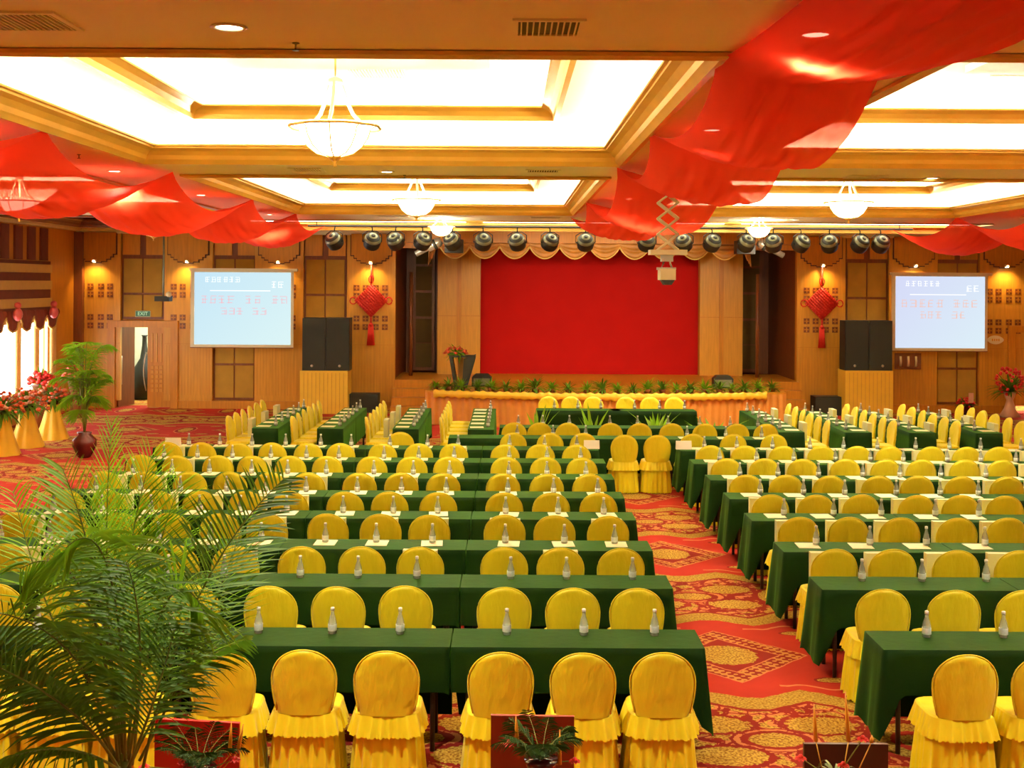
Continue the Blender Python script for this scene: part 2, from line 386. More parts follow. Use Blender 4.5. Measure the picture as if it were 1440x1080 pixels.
# columns and bays on the back wall
STEP = [(-.52, HC-.1), (-.52, 4.02), (-.44, 4.02), (-.44, 3.95), (-.37, 3.95), (-.37, 3.89), (-.27, 3.89), (-.27, 3.83), (-.13, 3.83), (-.13, 3.80)]
STEP = STEP+[(-x, z) for x, z in STEP[::-1]]
ncol = 0
def column(px):
    global ncol; ncol += 1
    x = wx(px); yb = 30.86
    root = struct(MB().box(x-.63, x+.63, yb, 31, .2, HC-.13).build('trim_column_%d' % ncol, M_WOODL))
    MB().prism([(x+a, z) for a, z in STEP], yb-.06, yb).build('stepped_panel', M_WOOD, root)
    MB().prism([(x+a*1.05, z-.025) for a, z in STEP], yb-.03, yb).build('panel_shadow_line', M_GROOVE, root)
    g = MB(); h = MB()
    for zc in (3.17, 2.96, 2.37, 2.15):
        for dx in (-.38, -.145, .125, .36):
            g.box(x+dx-.075, x+dx+.075, yb-.012, yb, zc-.075, zc+.075)
            h.box(x+dx-.012, x+dx+.012, yb-.02, yb, zc-.06, zc+.06); h.box(x+dx-.06, x+dx+.06, yb-.02, yb, zc-.012, zc+.012)
    g.build('square_recess', M_WOODD, root); h.build('square_lattice', M_WOOD, root)
    l = MB()
    for i in range(-7, 8): l.box(x+i*.08-.004, x+i*.08+.004, yb-.004, yb, .35, 1.65)
    l.box(x-.62, x+.62, yb-.005, yb, 1.68, 1.69)
    l.build('fluted_lines', M_WOOD, root)
    return x
nbay = 0
def bay(px, z0=.22):
    global nbay; nbay += 1
    x = wx(px)
    root = struct(MB().box(x-.55, x+.55, 30.97, 31, z0, HC-.13).build('trim_bay_%d' % nbay, M_WOODD))
    p = MB()
    for a, b in ((.28, 1.12), (1.18, 2.22), (2.27, 2.95), (3.01, 3.9)):
        if a < z0: a = z0+.06
        if b <= a: continue
        p.box(x-.50, x-.02, 30.94, 30.97, a, b); p.box(x+.02, x+.50, 30.94, 30.97, a, b)
    p.build('fabric_panel', M_FABP, root)
    MB().box(x-.53, x-.08, 30.93, 30.97, 4.0, HC-.13).box(x+.08, x+.53, 30.93, 30.97, 4.0, HC-.13).build('wood_panel', M_WOOD, root)
CP = [138, 267, 394, 523]; BP = [202, 331, 458]
cxs = [column(p) for p in CP]+[column(1676-p) for p in (523, 394, 267)]
for p in BP: bay(p, 2.32 if p == 202 else .22)
for p in (458, 331): bay(1676-p)
bay(1476, 2.32)
# small wall downlights above each column
dl0 = None
names = ['left of the door', 'between the door and left screen', 'behind the left screen', 'above the left red knot', 'above the right red knot', 'over the right screen', 'beside the oval sign']
for i, x in enumerate(cxs):
    o = MB().lathe([(.05, 0), (.06, .03), (.05, .07)], 12).build('wall_spotlight', M_CREAM, None, (x, 30.70, 3.80))
    MB().lathe([(.04, -.004), (.042, 0)], 12).build('lens', E_DOWN, o)
    MB().box(-.015, .015, 0, .1, .05, .07).build('bracket', M_CREAM, o)
    tag(o, 'small wall spotlight %s' % names[i], 'spotlight', 'wall spotlights over the wood columns')
    lamp('SPOT', 'wall_spot_lamp', (x, 30.62, 3.84), 55, (1, .62, .25), (radians(12), 0, 0), spot_size=radians(120), spot_blend=1, shadow_soft_size=.04)

# left window: panes of daylight behind curtains, valance, striped band
r = struct(MB().box(XL-.55, XL-.5, 21.5, 30.2, .3, 2.7).build('window_1', E_SKY))
fr = MB()
for y in (22.5, 24.2, 25.9, 27.55, 29.16): fr.box(XL-.12, XL-.06, y-.03, y+.03, WZ0, WZ1)
fr.box(XL-.12, XL-.06, WY0, WY1, WZ0, WZ0+.05); fr.box(XL-.12, XL-.06, WY0, WY1, WZ1-.05, WZ1)
struct(fr.build('trim_window_frame', M_CREAM))
struct(MB().box(XL, XL+.12, WY0, WY1, WZ0-.06, WZ0).build('trim_window_sill', M_WOOD))
def curtain(y0, y1, lab):
    m = MB(); n = 14
    m.grid(lambda u, v: (XL+.06+.03*sin(u*22), y0+(y1-y0)*u, .7+1.62*v), 40, 4)
    m.grid(lambda u, v: (XL+.075+.03*sin(u*22), y0+(y1-y0)*u, .7+1.62*v), 40, 4)
    tag(m.build('curtain', M_CURT), lab, 'curtain', 'beige curtains at the left window')
curtain(26.95, 27.2, 'narrow beige curtain hanging at left window, nearer the photo edge')
curtain(28.0, 28.25, 'narrow beige curtain hanging at left window, middle one')
curtain(29.0, 29.3, 'beige curtain at the far end of the left window')
m = MB(); fn = MB()
for i in range(9):
    y0 = 22.4+i*.77
    def f(u, v, y0=y0):
        return (XL+.12+.03*sin(v*3)+.02*sin(u*20), y0+.77*u, 2.62-(.14+.34*sin(pi*u)**.7)*v)
    m.grid(f, 12, 4); m.grid(lambda u, v: tuple(a-(.015 if k == 0 else 0) for k, a in enumerate(f(u, v))), 12, 4)
    fn.tube([Vector(f(u/10, 1))+Vector((.01, 0, 0)) for u in range(11)], .022, 6)
v = m.build('window_valance', M_VALW); fn.build('gold_fringe', M_FRINGE, v)
tag(v, 'scalloped red brown valance with gold fringe over left window', 'valance')
MBL = MB()
MBL.box(XL, XL+.06, 20, 29.0, 2.60, 3.78)
o = struct(MBL.build('trim_window_header', M_DKRED))
b = MB()
for z0, z1 in ((3.50, 3.70), (3.10, 3.31), (2.68, 2.89)): b.box(XL+.06, XL+.12, 20, 28.95, z0, z1)
b.build('gold_band', M_STRIPE, o)
b = MB()
for i in range(12): b.box(XL, XL+.05, 20.2+i*.75, 20.2+i*.75+.42, 3.8, HC-.1)
struct(b.build('trim_upper_panels', M_DKRED))
struct(MB().box(XL, XL+.22, 30.7, 31, 0, HC-.1).build('trim_corner_post', M_WOODD))
for px, y, lab in ((20, 26.5, 'pink balloon hanging on window valance, nearer the photo edge'), (57, 28.6, 'dim pink balloon hanging on window valance, nearer the corner')):
    o = MB().ball((0, 0, 0), .13, 12, 8, (.8, 1, 1.15)).ball((0, 0, .2), .08, 10, 6).build('balloon', M_BALL, None, (XL+.3, y, 2.55)); tag(o, lab, 'balloon', 'balloons on the window valance')

# doors
def door(x0, x1, n, left):
    w = MB(); t = .19
    w.box(x0-t, x0, 30.80, 31.2, 0, DH); w.box(x1, x1+t, 30.80, 31.2, 0, DH); w.box(x0-t, x1+t, 30.80, 31.2, DH, DH+.17)
    r = struct(w.build('door_%d' % n, M_WOOD)); return r
d1 = door(DL[0], DL[1], 1, True)
lf = MB().box(-9.44, -8.82, 30.93, 30.99, .02, DH).build('closed_leaf', M_WOOD, d1)
g = MB()
for i in range(4): g.box(-9.34+i*.12, -9.30+i*.12, 30.915, 30.93, 1.2, 1.95)
for i in range(6):
    for j in range(4): g.box(-9.35+j*.115, -9.27+j*.115, 30.915, 30.93, .42+i*.12, .50+i*.12)
g.build('carved_relief', M_WOODL, lf)
MB().tube([(-9.46-.07*sin(pi*k/10)*(1 if k else 0), 30.88, .45+1.0*k/10) for k in range(11)], .015).build('curved_pull', M_SILV, lf)
M1 = Matrix.Translation((-10.24, 31.0, 0)) @ Matrix.Rotation(radians(72), 4, 'Z')
l2 = MB().box(0, .68, -.03, .03, .02, DH, M1).build('open_leaf', M_WOODD, d1)
MB().tube([M1 @ Vector((.06, -.07, .6)), M1 @ Vector((.06, -.07, 1.35))], .02).build('chrome_pull', M_SILV, l2)
# corridor behind door 1
c = MB(); c.box(-11.2, -8.0, 34.0, 34.1, 0, 3); c.box(-11.3, -11.2, 31.2, 34.1, 0, 3); c.box(-8.0, -7.9, 31.2, 34.1, 0, 3); c.box(-11.3, -7.9, 31.2, 34.1, 2.9, 3)
struct(c.build('wall_corridor_left', M_CORR))
lamp('AREA', 'corridor_lamp', (-9.5, 32.8, 2.85), 90, (1, 1, .85), (0, 0, 0), size=1.2)
o = MB().lathe([(.01, 0), (.30, .02), (.34, .5), (.30, .85), (.12, 1.15), (.07, 1.5), (.06, 1.75), (.09, 1.8)], 18).build('floor_vase', M_BLACK, None, (-10.22, 33.2, 0)); tag(o, 'tall dark bottle shaped vase in corridor behind open door', 'vase')
d2 = door(DR[0], DR[1], 2, False)
c = MB(); c.box(12.4, 15.9, 33.4, 33.5, 0, 3); c.box(12.3, 12.4, 31.2, 33.5, 0, 3); c.box(15.9, 16, 31.2, 33.5, 0, 3); c.box(12.3, 16, 31.2, 33.5, 2.9, 3)
struct(c.build('wall_corridor_right', M_WHITE))
lamp('AREA', 'right_corridor_lamp', (14, 32.2, 2.85), 160, (.95, 1, .95), (0, 0, 0), size=1.4)
o = MB().box(12.8, 15.3, 32.9, 32.96, .3, 1.05).box(12.9, 12.96, 32.9, 33, 0, .3).box(15.1, 15.16, 32.9, 33, 0, .3).build('corridor_screen', M_TEAL); tag(o, 'low teal panel standing beyond the right doorway', 'panel')
# exit sign
ex = MB().box(-.19, .19, 0, .04, -.07, .07).build('exit_sign', M_SIGNG, None, (wx(203), 30.88, 2.46))
tag(ex, 'small green exit sign above the open left door', 'sign')
MB().box(-.2, .2, .004, .045, -.08, .08).build('sign_frame', M_CREAM, ex)
MB().box(-.02, .02, .03, .1, -.02, .02).build('bracket', M_CREAM, ex)
tx = bpy.data.curves.new('EXIT', 'FONT'); tx.body = 'EXIT'; tx.size = .13; tx.align_x = 'CENTER'; tx.align_y = 'CENTER'; tx.extrude = .002
to = bpy.data.objects.new('lettering', tx); COL.objects.link(to); to.parent = ex; to.location = (0, -.004, 0); tx.materials.append(M_SIGNW)
bpy.context.view_layer.update()
me_ = bpy.data.meshes.new_from_object(to.evaluated_get(bpy.context.evaluated_depsgraph_get())); bpy.data.objects.remove(to)
to = bpy.data.objects.new('lettering', me_); COL.objects.link(to); to.parent = ex; to.location = (0, -.004, 0); to.rotation_euler = (pi/2, 0, 0)
# oval sign
def oval(rx, rz, n=24): return [(rx*cos(2*pi*i/n)*(1+.12*abs(cos(2*pi*i/n))**6), rz*sin(2*pi*i/n)) for i in range(n)]
p = P(1400, 478, 30.85)
ov = MB().prism(oval(.19, .115), 0, .03).build('oval_sign', M_PAPER, None, (p.x, 30.82, p.z)); tag(ov, 'small cream oval sign on wood column right of right screen', 'sign')
m = MB()
for i in range(4): m.box(-.10+i*.055, -.065+i*.055, -.003, 0, -.03, .03)
m.build('sign_marks', M_GOLD, ov)
# wall switch panel under the right screen
p = P(1277, 508, 30.84)
o = MB().box(-.34, .34, 0, .04, -.21, .21).build('wall_plate', M_WOODD, None, (p.x, 30.80, p.z)); tag(o, 'dark wall plate with three pale lamps below right screen', 'plate')
for k in (-1, 0, 1): MB().tube([(k*.2, -.01, -.13), (k*.2, -.03, 0), (k*.2, -.01, .13)], .03, 8).build('pale_lamp', M_CREAM, o)

# ------------------------------------------------------------------ stage
SZ = .8
def front_y(x): u = (x-2.27)/4.3; return 27.0+.75*u*u
m = MB(); n = 40; x0, x1 = -1.95, 6.5
top = [(x0+(x1-x0)*i/n, front_y(x0+(x1-x0)*i/n)) for i in range(n+1)]
poly = top+[(x1, 33.2), (x0, 33.2)]
vs = [(a, b, 0) for a, b in poly]+[(a, b, SZ) for a, b in poly]; k = len(poly)
m.add(vs, [tuple(range(k))[::-1], tuple(range(k, 2*k))]+[(i, (i+1) % k, (i+1) % k+k, i+k) for i in range(k)])
m.box(SX0, x0, 30.9, 33.2, 0, SZ); m.box(x1, SX1, 30.9, 33.2, 0, SZ)
struct(m.build('floor_stage', M_WOOD))
m = MB()
m.grid(lambda u, v: (x0+(x1-x0)*u, front_y(x0+(x1-x0)*u)-.04-.02*sin(u*300), .02+.74*v), 420, 2)
tag(m.build('stage_skirt', M_SKIRT), 'pleated orange skirt around the front of the stage', 'skirt')
m = MB()
def sw(u, v):
    x = -1.75+(6.0+1.75)*u; a = v*2*pi
    r = .085+.016*sin(u*260)+.01*sin(u*97)
    return (x, front_y(x)-.10-.4*r*cos(a), SZ-.06+r*sin(a))
m.grid(lambda u, v: sw(u, v), 360, 10)
tag(m.build('stage_swag', M_SWAG), 'ruffled bright yellow satin swag along the stage edge', 'swag')
for sx, a, b in ((-1, SX0+.02, x0-.02), (1, x1+.02, SX1-.02)):
    m = MB()
    for i in range(4): m.box(a, b, 29.6+.33*i, 30.9, .2*i, .2*(i+1)-.001)
    struct(m.build('floor_stage_steps', M_WOOD))
# stage back: piers, recesses, backdrop
m = MB(); m.box(-4.5, 9, 34.4, 34.6, 0, HC+.1); m.box(SX0-.2, SX0, 31.2, 34.5, 0, HC+.1); m.box(SX1, SX1+.2, 31.2, 34.5, 0, HC+.1); struct(m.build('wall_stage', M_WOODD))
struct(MB().box(SX0-.2, SX1+.2, 31.2, 34.6, HC, HC+.1).build('ceiling_stage', M_WOODD))
PX = [(-1.97, -.79), (5.26, 6.44)]
for a, b in PX:
    r = MB().box(a, b, 32.6, 34.4, SZ, HC).build('trim_stage_pier', M_WOODL); struct(r)
    c = (a+b)/2
    MB().box(c-.06, c+.06, 32.57, 32.6, SZ, HC).box(a, b, 32.585, 32.6, 2.4, 2.42).build('pier_lines', M_WOOD, r)
for a in (-2.75, 6.62):
    r = MB().box(a, a+.62, 33.9, 34.4, SZ, HC).build('trim_recess_panel', M_WOODD); struct(r)
    m = MB()
    for z in (.9, 1.6, 2.35, 3.1, 3.85): m.box(a+.08, a+.54, 33.87, 33.9, z, z+.68)
    m.build('fabric_panel', M_FABD, r)
    MB().tube([(a+.1, 32.0, SZ), (a+.1, 32.0, 3.6)], .05).build('pipe', M_WOODD, r)
bd = MB().grid(lambda u, v: (-.79+(5.26+.79)*u, 32.9+.01*sin(u*40), SZ+3.6*v), 60, 2).box(-.79, 5.26, 33.0, 33.06, SZ, 4.5).build('stage_backdrop', M_BACKD)
tag(bd, 'large plain deep red backdrop behind the stage', 'backdrop')
# valance of nine scallops
vr = thing('stage_valance', 'copper and gold scalloped valance across the top of the stage', 'valance', (0, 30.8, 0))
nv = 10; va = wx(618, 30.8); vb = wx(1040, 30.8)
for i in range(nv):
    a = va+(vb-va)*i/nv; w = (vb-va)/nv
    def f(u, v, a=a, w=w):
        e = sin(pi*u)
        z = 4.36-(.10+.30*e**.8)*v
        return (a+w*u, -.10*e*sin(pi*v)-.03*sin(v*16)*e, z)
    s_ = MB().grid(f, 16, 14).build('swag', M_VALS, vr)
    MB().tube([f(k/12, 1) for k in range(13)], .022, 6).build('gold_trim', M_FRINGE, s_)
for a, sg in ((va-.15, 1), (vb+.15, -1)):
    MB().grid(lambda u, v: (a+sg*(-.12+.24*u)*(1-.5*v)+sg*-.1*v, -.05*sin(u*18), 4.36-.62*v*(1-.35*u)), 12, 6).build('tail', M_VALS, vr)
struct(MB().box(SX0, SX1, 30.6, 31.0, 4.36, HC).build('trim_stage_header', M_WOOD))
struct(MB().box(-6, 10.6, 27.4, 27.6, HC-.16, HC).build('trim_stage_beam', M_GOLD))

# leafy generators
def leaf_blade(m, p, d, up, L, w, droop, n=5):
    """a tapering folded blade starting at p along d"""
    d = d.normalized(); side = d.cross(up)
    if side.length < 1e-3: side = Vector((1, 0, 0))
    side.normalize(); vs = []; q = Vector(p); dd = d.copy()
    for i in range(n+1):
        t = i/n; ww = w*(sin(pi*min(1, t*.85+.12))**.8)*(1 if t < 1 else .05)
        nn = side.cross(dd).normalized()
        vs += [q-side*ww+nn*ww*.35, q, q+side*ww+nn*ww*.35]
        dd = (dd+Vector((0, 0, -droop/n))).normalized(); q = q+dd*(L/n)
    fs = []
    for i in range(n):
        for j in (0, 1): a = i*3+j; fs.append((a, a+1, a+4, a+3))
    m.add(vs, fs, True)
def tuft(m, c, n, L, w, spread=.8, droop=.9, rnd=random):
    for i in range(n):
        a = 2*pi*i/n*2.4+rnd.random(); el = rnd.uniform(.25, 1.5)*spread
        d = Vector((cos(a)*sin(el), sin(a)*sin(el), cos(el)))
        leaf_blade(m, c, d, Vector((0, 0, 1)) if el > .2 else Vector((1, 0, 0)), L*rnd.uniform(.7, 1.1), w, droop*rnd.uniform(.5, 1.3), 4)
def bez(p0, p1, p2, t): return p0*(1-t)**2+p1*2*t*(1-t)+p2*t*t
def frond(name, p0, p1, p2, L, pairs, parent, m_leaf=M_LEAF, w=.011, start=.22, upb=0.0, droop=.7, lean=.65, rnd=random, sidev=None):
    m = MB(); p0, p1, p2 = Vector(p0), Vector(p1), Vector(p2)
    for i in range(pairs):
        t = start+(1-start)*(i+.5)/pairs
        q = bez(p0, p1, p2, t); tg = (bez(p0, p1, p2, min(1, t+.02))-bez(p0, p1, p2, t-.02)).normalized()
        ref = sidev if sidev is not None else Vector((0, 0, 1))
        sd = tg.cross(ref)
        if sd.length < .2: sd = tg.cross(Vector((0, 1, 0)))
        sd.normalize(); u = (t-start)/(1-start)
        ll = L*(.35+.65*sin(pi*min(1, .15+u*.75)))*(1-.5*u**4)
        for s in (-1, 1):
            d = (tg*lean+sd*s*(1-.35*u)+Vector((0, 0, upb))+Vector((rnd.uniform(-.1, .1), rnd.uniform(-.1, .1), rnd.uniform(-.1, .1))))
            leaf_blade(m, q, d, tg, ll*rnd.uniform(.85, 1.1), w, droop*rnd.uniform(.6, 1.3), 5)
    o = m.build(name, m_leaf, parent)
    MB().tube([bez(p0, p1, p2, k/12) for k in range(13)], [max(.002, w*.8)*(1-.75*k/12) for k in range(13)], 6).build('rachis', M_STEM, o)
    return o

# plants on the stage edge
posn = [-1.72, -1.4, -1.1, -.72, -.4, -.05, .3, .62, 1.0, 1.38, 1.8, 2.15, 2.5, 2.85, 3.2, 3.55, 3.88, 4.2, 4.55, 4.9, 5.2, 5.5, 5.85, 6.2]
protos = []
for k in range(4):
    o = MB().lathe([(.05, 0), (.065, .06), (.06, .065)], 10).build('stage_plant', M_WOODD, None, (0, 0, 0))
    f = MB(); tuft(f, Vector((0, 0, .05)), 46, .20+.02*k, .014, .9, 1.1); f.build('foliage', M_LEAF2 if k % 2 else M_LEAF, o); o['category'] = 'plant'; protos.append(o)
for i, x in enumerate(posn):
    o = protos[i] if i < 4 else dup(protos[i % 4], (0, 0, 0))
    o.location = (x, front_y(x)+.22, SZ); o.rotation_euler = (0, 0, i*1.3); s = 1.15+.4*((i*37) % 10)/10; o.scale = (s, s, s)
    tag(o, 'small potted green plant, %s from the left on the stage edge' % ORD[i], 'plant', 'potted plants along the stage edge')
# lectern with flowers
lc = thing('lectern', 'dark tapered lectern at the left end of the stage', 'lectern', (wx(652, 28.4), 28.4, SZ))
MB().prism([(-.20, 0), (-.12, 0), (-.24, .72), (-.33, .76)], -.2, .2).build('side_panel', M_BLACK, lc)
MB().prism([(.10, 0), (-.02, 0), (.02, .70), (.30, .80), (.30, .72)], -.2, .2).build('side_panel', M_BLACK, lc)
MB().box(-.33, .30, -.22, .22, .74, .78).build('top', M_BLACK, lc)
MB().box(-.2, .1, -.2, .2, 0, .03).build('base', M_BLACK, lc)
MB().box(-.13, .0, .1, .12, .03, .72).build('back_panel', M_WOOD, lc)
def blooms(m, c, n, R, r0, flat=.6, rnd=random):
    for i in range(n):
        a = rnd.random()*2*pi; el = rnd.random(); rr = R*sqrt(rnd.random())
        z = flat*R*sqrt(max(0, 1-(rr/R)**2))*rnd.uniform(.6, 1.1)
        m.ball((c[0]+rr*cos(a), c[1]+rr*sin(a), c[2]+z), r0*rnd.uniform(.7, 1.2), 6, 4, (1, 1, .75))
fl = thing('flower_arrangement', 'orange and pink flower arrangement on top of the stage lectern', 'flowers', (wx(642, 28.4), 28.4, SZ+.78))
MB().box(-.2, .2, -.1, .1, 0, .06).build('flower_tray', M_LEAF2, fl)
m = MB(); tuft(m, Vector((0, 0, .03)), 40, .34, .02, 1.2, 1.3); m.build('foliage', M_LEAF, fl)
m = MB(); blooms(m, (0, 0, .02), 46, .30, .035, .6); m.build('blooms', M_BLOOMO, fl)['kind'] = 'stuff'
for px, lab in ((678, 'small black monitor box on stage behind lectern'), (1020, 'small black monitor box near right end of stage')):
    p = P(px, 540, 28.6); o = MB().prism([(-.24, 0), (.24, 0), (.24, .22), (.15, .30), (-.15, .30), (-.24, .22)], -.15, .15).build('monitor_speaker', M_BLACK, None, (p.x, 28.9, SZ)); tag(o, lab, 'speaker')
    MB().box(-.2, .2, -.16, -.15, .03, .2).build('grille', M_GREY, o)

# ------------------------------------------------------------------ screens
def screen(px0, px1, py0, py1, z, me, lab, seed):
    a = P(px0, py0, z); b = P(px1, py1, z); r = random.Random(seed)
    cx = (a.x+b.x)/2; w = (b.x-a.x)/2; z1 = a.z; z0 = b.z; h = z1-z0
    root = thing('projection_screen', lab, 'screen', (cx, z, z0))
    MB().box(-w, w, 0, .02, .02, h-.06).build('screen_fabric', M_CREAM, root)
    MB().box(-w+.10, w-.07, -.004, 0, .09, h-.1).build('projected_slide', me, root)
    cs = MB().box(-w-.03, w+.10, -.05, .05, h-.07, h).build('roller_case', M_CREAM, root)
    MB().box(-w, w, -.012, .022, 0, .02).build('bottom_bar', M_WOODD, root)
    MB().box(-w+.1, -w+.14, .05, 30.80-z, h-.05, h-.02).box(w-.14, w-.1, .05, 30.80-z, h-.05, h-.02).build('wall_bracket', M_BLACK, root)
    def glyphs(name, x0, x1, zc, sz, mm, skip=()):
        m = MB(); x = x0; k = 0
        while x < x1:
            if k in skip and m.v: m.build(name, mm, root); m = MB()
            if k not in skip:
                for i in range(3):
                    zz = zc+sz*(.38-.38*i)+r.uniform(-.02, .02)*sz; m.box(x+r.uniform(0, .2)*sz, x+sz*r.uniform(.6, .85), -.007, -.0045, zz-.035*sz, zz+.035*sz)
                for i in range(2):
                    xx = x+sz*r.uniform(.1, .8); m.box(xx-.035*sz, xx+.035*sz, -.007, -.0045, zc-sz*.45, zc+sz*.45*r.uniform(.2, 1))
            x += sz; k += 1
        m.build(name, mm, root)
    glyphs('slide_heading', -w*.72, -w*.05, h*.86, h*.075, E_SCRT)
    glyphs('slide_corner_mark', w*.55, w*.78, h*.80, h*.09, E_SCRT)
    MB().box(-w*.62, w*.55, -.007, -.0045, h*.715, h*.725).build('slide_rule', E_SCRT, root)
    pk = E_SCRP if seed == 1 else E_SCRO
    glyphs('slide_title', -w*.8, w*.8, h*.61, h*.11, pk, (4, 7) if seed == 1 else (5, 9))
    glyphs('slide_subtitle', -w*.42, w*.5, h*.465, h*.10, pk, (3,))
    return root
screen(268, 413, 377, 490, 30.3, E_SCRL, 'white projection screen with pale blue slide, left of the stage', 1)
screen(1254, 1389, 383, 495, 30.3, E_SCRR, 'white projection screen with lilac slide, right of the stage', 2)

# ------------------------------------------------------------------ knots
def knot(px, lab):
    x = wx(px, 30.75); root = thing('chinese_knot', lab, 'ornament', (x, 30.74, 2.84), 0, 'red knots on the columns by the stage')
    s = .44; body = MB().prism([(-s, 0), (0, -s), (s, 0), (0, s)], -.01, .05)
    for k in range(-4, 5):
        o = k*.088
        a = Vector((-s/2+o/1, -.02, -s/2-o)); b = Vector((s/2+o, -.02, s/2-o)); c = (a+b)/2
        body.tube([Vector((-s/2+o, -.015, s/2+o)) if 0 else Vector((-s/2+o*.5, -.015, -s/2-o*.5)), Vector((s/2+o*.5, -.015, s/2-o*.5))], .022, 6)
        body.tube([Vector((-s/2+o*.5, -.02, s/2+o*.5)), Vector((s/2+o*.5, -.02, -s/2+o*.5))], .022, 6)
    body.build('knot_body', M_KNOT, root)
    for sg in (-1, 1):
        MB().tube([(sg*(s-.06+.14*(1-cos(t*pi/5))*.5*1.2), 0, .09*sin(t*pi/5)) for t in range(11)], .018, 6).build('side_loop', M_KNOT, root)
    MB().tube([(0, 0, s), (0, 0, .96)], .022, 6).tube([(.06*sin(t*pi/5), 0, s+.12-.1*cos(t*pi/5)) for t in range(11)], .018, 6).build('cord', M_KNOT, root)
    t = MB().tube([(0, 0, -s), (0, 0, -.6)], .025, 6).ball((0, 0, -.62), .055)
    for k in range(14): t.tube([((k-6.5)*.008, (k % 2)*.02-.01, -.62), ((k-6.5)*.0145, (k % 2)*.03-.015, -1.16)], .012, 5)
    t.build('tassel', M_KNOT, root)
knot(522, 'large red knot ornament with tassel on column left of stage')
knot(1156, 'large red knot ornament with tassel on column right of stage')

# ------------------------------------------------------------------ speakers
def bigspk(px, py0, py1, z, lab, sg, bx, bz):
    a = P(px-16.5, py0, z); b = P(px+16.5, py1, z); w = (b.x-a.x)/2
    h = a.z-bz
    root = thing('loudspeaker', lab, 'speaker', ((a.x+b.x)/2, z, bz), 0, 'tall black loudspeakers beside the stage')
    MB().prism([(-w, 0), (w, 0), (w, h), (-w, h)], .01, .5).build('cabinet', M_BLACK, root)
    MB().box(-w+.02, w-.02, -.01, .01, .02, h-.02).build('grille', mat_grille, root)
    MB().lathe([(.001, 0), (.035, 0), (.035, .006)], 12, Matrix.Rotation(pi/2, 4, 'X')).build('badge', M_SILV, root, (-.05*sg, -.012, .12))
mat_grille = mat('dark_speaker_grille', (.022, .023, .014, 1), .8, var=.15, scale=200)
z = 29.8
def riser(px0, px1, lab):
    a = P(px0, 520, z); b = P(px1, 520, z); top = P(px0, 521, z).z
    o = MB().box(a.x, b.x, z-.05, z+.65, 0, top).build('speaker_riser', M_PLINTH); tag(o, lab, 'plinth', 'tan plinths under the loudspeakers')
    m = MB()
    for i in range(1, 12): x = a.x+(b.x-a.x)*i/12; m.box(x-.006, x+.006, z-.056, z-.05, 0, top-.05)
    m.build('grooves', M_GOLD, o); return top
tp = riser(423, 490, 'tan grooved plinth under the left pair of loudspeakers')
bigspk(442, 447, 521, z, 'tall black loudspeaker on left plinth, nearer the left screen', 1, 0, tp)
bigspk(475.5, 447, 521, z, 'tall black loudspeaker on left plinth, nearer the red knot', -1, 0, tp)
tp = riser(1189, 1256, 'tan grooved plinth under the right pair of loudspeakers')
bigspk(1205.5, 451, 525, z, 'tall black loudspeaker on right plinth, nearer the red knot', 1, 0, tp)
bigspk(1239, 451, 525, z, 'tall black loudspeaker on right plinth, touching right screen edge', -1, 0, tp)
for px, lab in ((512, 'black subwoofer box on floor under the left red knot'), (1167, 'black subwoofer box on floor under the right red knot')):
    p = P(px, 575, 30.2); o = MB().box(-.38, .38, 0, .5, .0, .47).build('subwoofer', M_BLACK, None, (p.x, 30.1, 0)); tag(o, lab, 'speaker')
    MB().box(-.34, .34, -.012, 0, .04, .43).build('grille', mat_grille, o)

# ------------------------------------------------------------------ stage lamps on a pipe
PY = 27.0; PZ = HC-.08
pipe = MB().tube([(-4.6, PY, PZ), (9.2, PY, PZ)], .02, 8)
for x in (-4.4, -1.5, 2.27, 5.5, 8.9): pipe.tube([(x, PY, PZ), (x, PY, HC-.001 if False else HC+.3)], .01, 6)
tag(pipe.build('lighting_pipe', M_BLACK), 'thin black lighting pipe hung above the front of the stage', 'pipe')
def stage_lamp():
    root = thing('stage_lamp', '', 'stage light', (0, 0, 0))
    Mx = Matrix.Rotation(radians(48), 4, 'X')
    MB().lathe([(.02, -.17), (.13, -.17), (.185, -.12), (.20, 0), (.185, .1), (.15, .17), (.10, .185)], 18, Mx).build('housing', M_BLACK, root)
    MB().lathe([(.02, .19), (.085, .19), (.15, .165), (.19, .10), (.196, .075), (.19, .07)], 18, Mx).build('rear_cap', M_GREY, root)
    MB().lathe([(.02, .195), (.05, .195), (.05, .2)], 12, Mx).build('cap_centre', M_BLACK, root)
    y = MB().tube([(-.22, 0, 0), (-.22, 0, .16), (-.1, 0, .235), (.1, 0, .235), (.22, 0, .16), (.22, 0, 0)], .012, 6).tube([(-.22, 0, 0), (-.18, 0, 0)], .02, 6).tube([(.22, 0, 0), (.18, 0, 0)], .02, 6)
    y.build('yoke', M_BLACK, root)
    MB().tube([(0, 0, .235), (0, 0, .30), (.0, .03, .33), (0, .0, .35)], .014, 6).build('clamp', M_BLACK, root)
    return root
sl = stage_lamp(); LX = [470, 523, 556, 594, 636, 679, 727, 773, 823, 909, 961, 1001, 1049, 1087, 1126, 1166, 1209, 1238]
for i, px in enumerate(LX):
    r = sl if i == 0 else dup(sl, (0, 0, 0))
    zc = 4.25
    r.location = ((px-716)/F*PY, PY, zc); r.rotation_euler = (0, 0, radians([-25, 18, -20, 30, -35, 10, -15, 22, 0, 5, -22, 20, 15, -18, 28, -20, 24, 12][i]))
    tag(r, 'black stage lamp, %s from the left on the overhead pipe' % ORD[i], 'stage light', 'stage lamps on the overhead pipe')
